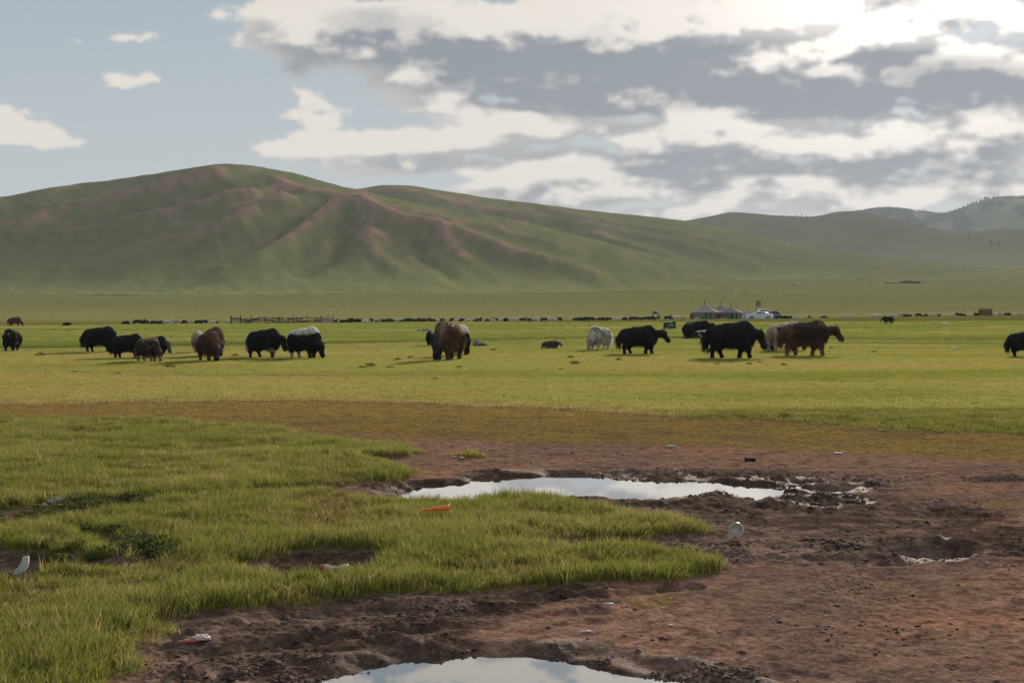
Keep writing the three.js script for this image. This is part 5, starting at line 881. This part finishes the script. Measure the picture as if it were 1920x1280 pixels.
// ------------------------------------------------------------------ litter
const plastic = (r, g, b, rough = 0.35) => new THREE.MeshPhysicalMaterial({ color: new THREE.Color().setRGB(r, g, b), roughness: rough, transmission: 0.25, thickness: 0, side: THREE.DoubleSide });
function crumple(size, seed, sx, sy, sz) { const g = mergeVertices(new THREE.IcosahedronGeometry(1, 3).deleteAttribute('normal').deleteAttribute('uv')), P = g.attributes.position; for (let i = 0; i < P.count; i++) { const x = P.getX(i), y = P.getY(i), z = P.getZ(i), k = 1 + 0.7 * (Math.abs(n3(x * 2.2 + seed, y * 2.2, z * 2.2)) - 0.25) + 0.3 * n3(x * 6, y * 6 + seed, z * 6); P.setXYZ(i, x * k * size * sx, y * k * size * sy, z * k * size * sz); } const f = g.toNonIndexed(); f.computeVertexNormals(); return f; }
{
  { // orange tapering piece lying in the grass
    const t = thing('plastic_piece', 'bright orange ribbed tapering plastic piece lying in the lawn', 'plastic'), m = new THREE.MeshPhysicalMaterial({ color: new THREE.Color().setRGB(0.85, 0.3, 0.03), roughness: 0.4, transmission: 0.3, thickness: 0, side: THREE.DoubleSide });
    const g = new THREE.LatheGeometry([[0.004, 0], [0.0095, 0.002], [0.0105, 0.03], [0.011, 0.07], [0.016, 0.1], [0.021, 0.14], [0.023, 0.2], [0.0235, 0.235], [0.019, 0.24]].map(([a, b]) => new THREE.Vector2(a, b)), 24), P = g.attributes.position; for (let i = 0; i < P.count; i++) { const a = Math.atan2(P.getZ(i), P.getX(i)), k = 1 + 0.08 * Math.cos(a * 8); P.setX(i, P.getX(i) * k); P.setZ(i, P.getZ(i) * k); } g.computeVertexNormals(); g.rotateZ(-Math.PI / 2);
    part(t, 'body', g, m); part(t, 'end_rim', new THREE.TorusGeometry(0.023, 0.0025, 6, 24).rotateY(Math.PI / 2).translate(0.236, 0, 0), m); const p = seat(790, 983); t.position.copy(p); t.position.y += 0.09; t.rotation.z = 0.1; t.rotation.y = 0.05;
  }
  { // clear plastic tub
    const t = thing('plastic_tub', 'crushed clear white plastic tub at the tip of the lawn', 'tub'), m = plastic(0.6, 0.58, 0.55);
    const g = new THREE.LatheGeometry([[0.001, 0], [0.042, 0.002], [0.046, 0.02], [0.05, 0.05], [0.052, 0.078], [0.056, 0.08], [0.05, 0.083], [0.046, 0.05], [0.04, 0.008]].map(([a, b]) => new THREE.Vector2(a, b)), 30), P = g.attributes.position; for (let i = 0; i < P.count; i++) { const a = Math.atan2(P.getZ(i), P.getX(i)); const k = 1 + 0.05 * Math.sin(a * 3) + 0.03 * Math.sin(a * 14); P.setX(i, P.getX(i) * k); P.setZ(i, P.getZ(i) * k * 0.92); } g.computeVertexNormals();
    part(t, 'wall', g, m); part(t, 'rim', new THREE.TorusGeometry(0.056, 0.004, 6, 30).rotateX(Math.PI / 2).translate(0, 0.08, 0), m); const p = seat(1380, 1012); t.position.copy(p); t.position.y += 0.055; t.rotation.x = 1.15; t.position.z -= 0.04;
  }
  { // crushed drink bottle
    const t = thing('plastic_bottle', 'crushed clear bottle with red end lying at the bare hollow', 'bottle'), m = plastic(0.62, 0.62, 0.64);
    const g = new THREE.LatheGeometry([[0.018, 0], [0.024, 0.01], [0.024, 0.04], [0.012, 0.075], [0.008, 0.095], [0.014, 0.12], [0.024, 0.15], [0.026, 0.175], [0.018, 0.18]].map(([a, b]) => new THREE.Vector2(a, b)), 18), P = g.attributes.position; for (let i = 0; i < P.count; i++) { const k = 1 + 0.25 * n3(P.getX(i) * 60, P.getY(i) * 40, P.getZ(i) * 60); P.setX(i, P.getX(i) * k); P.setZ(i, P.getZ(i) * k); } g.computeVertexNormals(); g.rotateZ(-Math.PI / 2);
    part(t, 'body', g, m); part(t, 'cap', new THREE.CylinderGeometry(0.024, 0.025, 0.03, 14).rotateZ(Math.PI / 2).translate(0.0, 0, 0), std(0.45, 0.04, 0.035, 0.4)); part(t, 'label_band', new THREE.CylinderGeometry(0.025, 0.022, 0.022, 14, 1, true).rotateZ(Math.PI / 2).translate(0.035, 0.001, 0), std(0.6, 0.4, 0.38, 0.5)); const p = seat(604, 1064); t.position.copy(p); t.position.y += 0.045; t.rotation.y = 0.12;
  }
  { // bent white plastic strip at the left edge
    const s = new THREE.Shape(); s.moveTo(0, 0); s.lineTo(0.02, 0.03); s.quadraticCurveTo(0.06, 0.05, 0.075, 0.115); s.lineTo(0.108, 0.122); s.quadraticCurveTo(0.112, 0.06, 0.085, 0.03); s.quadraticCurveTo(0.05, -0.005, 0, 0);
    const m = put(new THREE.Mesh(new THREE.ExtrudeGeometry(s, { depth: 0.02, bevelEnabled: true, bevelSize: 0.004, bevelThickness: 0.004, bevelSegments: 2, curveSegments: 10 }), std(0.55, 0.56, 0.53, 0.5)), 'plastic_scrap', { label: 'bent white plastic scrap standing in the grass at the left edge', category: 'plastic' }); const p = seat(24, 1076); m.position.copy(p); m.position.y += 0.02;
  }
  const crumpled = [[377, 1204, 0.045, [0.62, 0.42, 0.38], 1.2, 'pale pink crumpled wrapper on the mud beside the lawn'], [353, 1206, 0.025, [0.5, 0.12, 0.09], 1.4, 'small red wrapper scrap beside the pale pink wrapper'], [1258, 839, 0.035, [0.62, 0.58, 0.54], 1.8, 'white paper scrap on the dirt track beyond the far puddle'], [1571, 851, 0.035, [0.66, 0.6, 0.56], 1.6, 'white paper scrap at the right edge of the thin grass'], [866, 860, 0.03, [0.66, 0.62, 0.6], 1.2, 'white scrap beside the small grass island'], [852, 859, 0.03, [0.42, 0.3, 0.26], 1.3, 'pinkish scrap left of the small grass island'], [932, 882, 0.035, [0.3, 0.18, 0.14], 1.3, 'brown pink crumpled rag behind the far puddle'], [1140, 1134, 0.018, [0.5, 0.52, 0.62], 1.8, 'bluish white scrap left of the thin grass patch'], [1258, 1176, 0.013, [0.62, 0.56, 0.52], 1.3, 'white scrap on the reddish dirt'], [1100, 1185, 0.016, [0.5, 0.44, 0.42], 2, 'flat grey white scrap above the near puddle'], [763, 1037, 0.035, [0.2, 0.19, 0.19], 2, 'grey scrap half sunk in the lawn right of the hollow'], [725, 625, 0.2, [0.6, 0.58, 0.52], 1, 'white rag on the far meadow, nearest of three'], [734, 620, 0.2, [0.6, 0.58, 0.52], 1, 'white rag on the far meadow, middle of three'], [762, 619.5, 0.2, [0.6, 0.58, 0.52], 1, 'white rag on the far meadow left of the rubble'], [1772, 608, 0.25, [0.6, 0.58, 0.52], 1.3, 'white rag on the slope left of the timber stack'], [1791, 655, 0.14, [0.6, 0.58, 0.52], 1, 'white rag on the meadow right of the herd']];
  for (const [px, py, s, c, sx, label] of crumpled) { const m = put(new THREE.Mesh(crumple(s, px * 0.37, sx, 0.38, 0.8), std(...c, 0.7)), 'scrap', { label, category: 'litter' }), p = py < 640 ? spot(px, py) : seat(px, py); m.position.copy(p); m.position.y += s * 0.35 + (px === 763 ? 0.03 : 0); }
  { const m = put(new THREE.Mesh(new THREE.TorusGeometry(0.045, 0.014, 8, 24).scale(1.25, 1, 0.9).rotateX(1.2), rubber), 'rubber_ring', { label: 'black rubber ring lying on the dirt behind the far puddle', category: 'ring' }), p = seat(1407, 864); m.position.copy(p); m.position.y += 0.02; }
  { const c = new THREE.CatmullRomCurve3([[0, 0.01, 0], [0.03, 0.016, 0.01], [0.06, 0.03, 0], [0.085, 0.034, 0.01]].map((q) => new THREE.Vector3(...q))), m = put(new THREE.Mesh(new THREE.TubeGeometry(c, 12, 0.004, 6), std(0.42, 0.36, 0.3)), 'twig', { label: 'thin pale twig at the end of the lower lawn', category: 'twig' }), p = seat(1375, 1052); m.position.copy(p); m.position.y += 0.02; }
  [[82, 950, 0.03], [94, 947, 0.035], [107, 945, 0.042], [114, 952, 0.028]].forEach(([px, py, s], n) => { const m = put(new THREE.Mesh(lumpGeometry(80 + n, 0.4, 0.8).scale(s, s, s), std(0.36, 0.32, 0.28, 0.9)), 'stone', { label: ['leftmost pale stone in the overgrown ditch', 'second pale stone from the left in the overgrown ditch', 'tallest pale stone in the overgrown ditch', 'rightmost low pale stone in the overgrown ditch'][n], category: 'stone' }), p = seat(px, py); m.position.copy(p); m.position.y += s * 0.5; });
}

renderer.render(scene, camera);
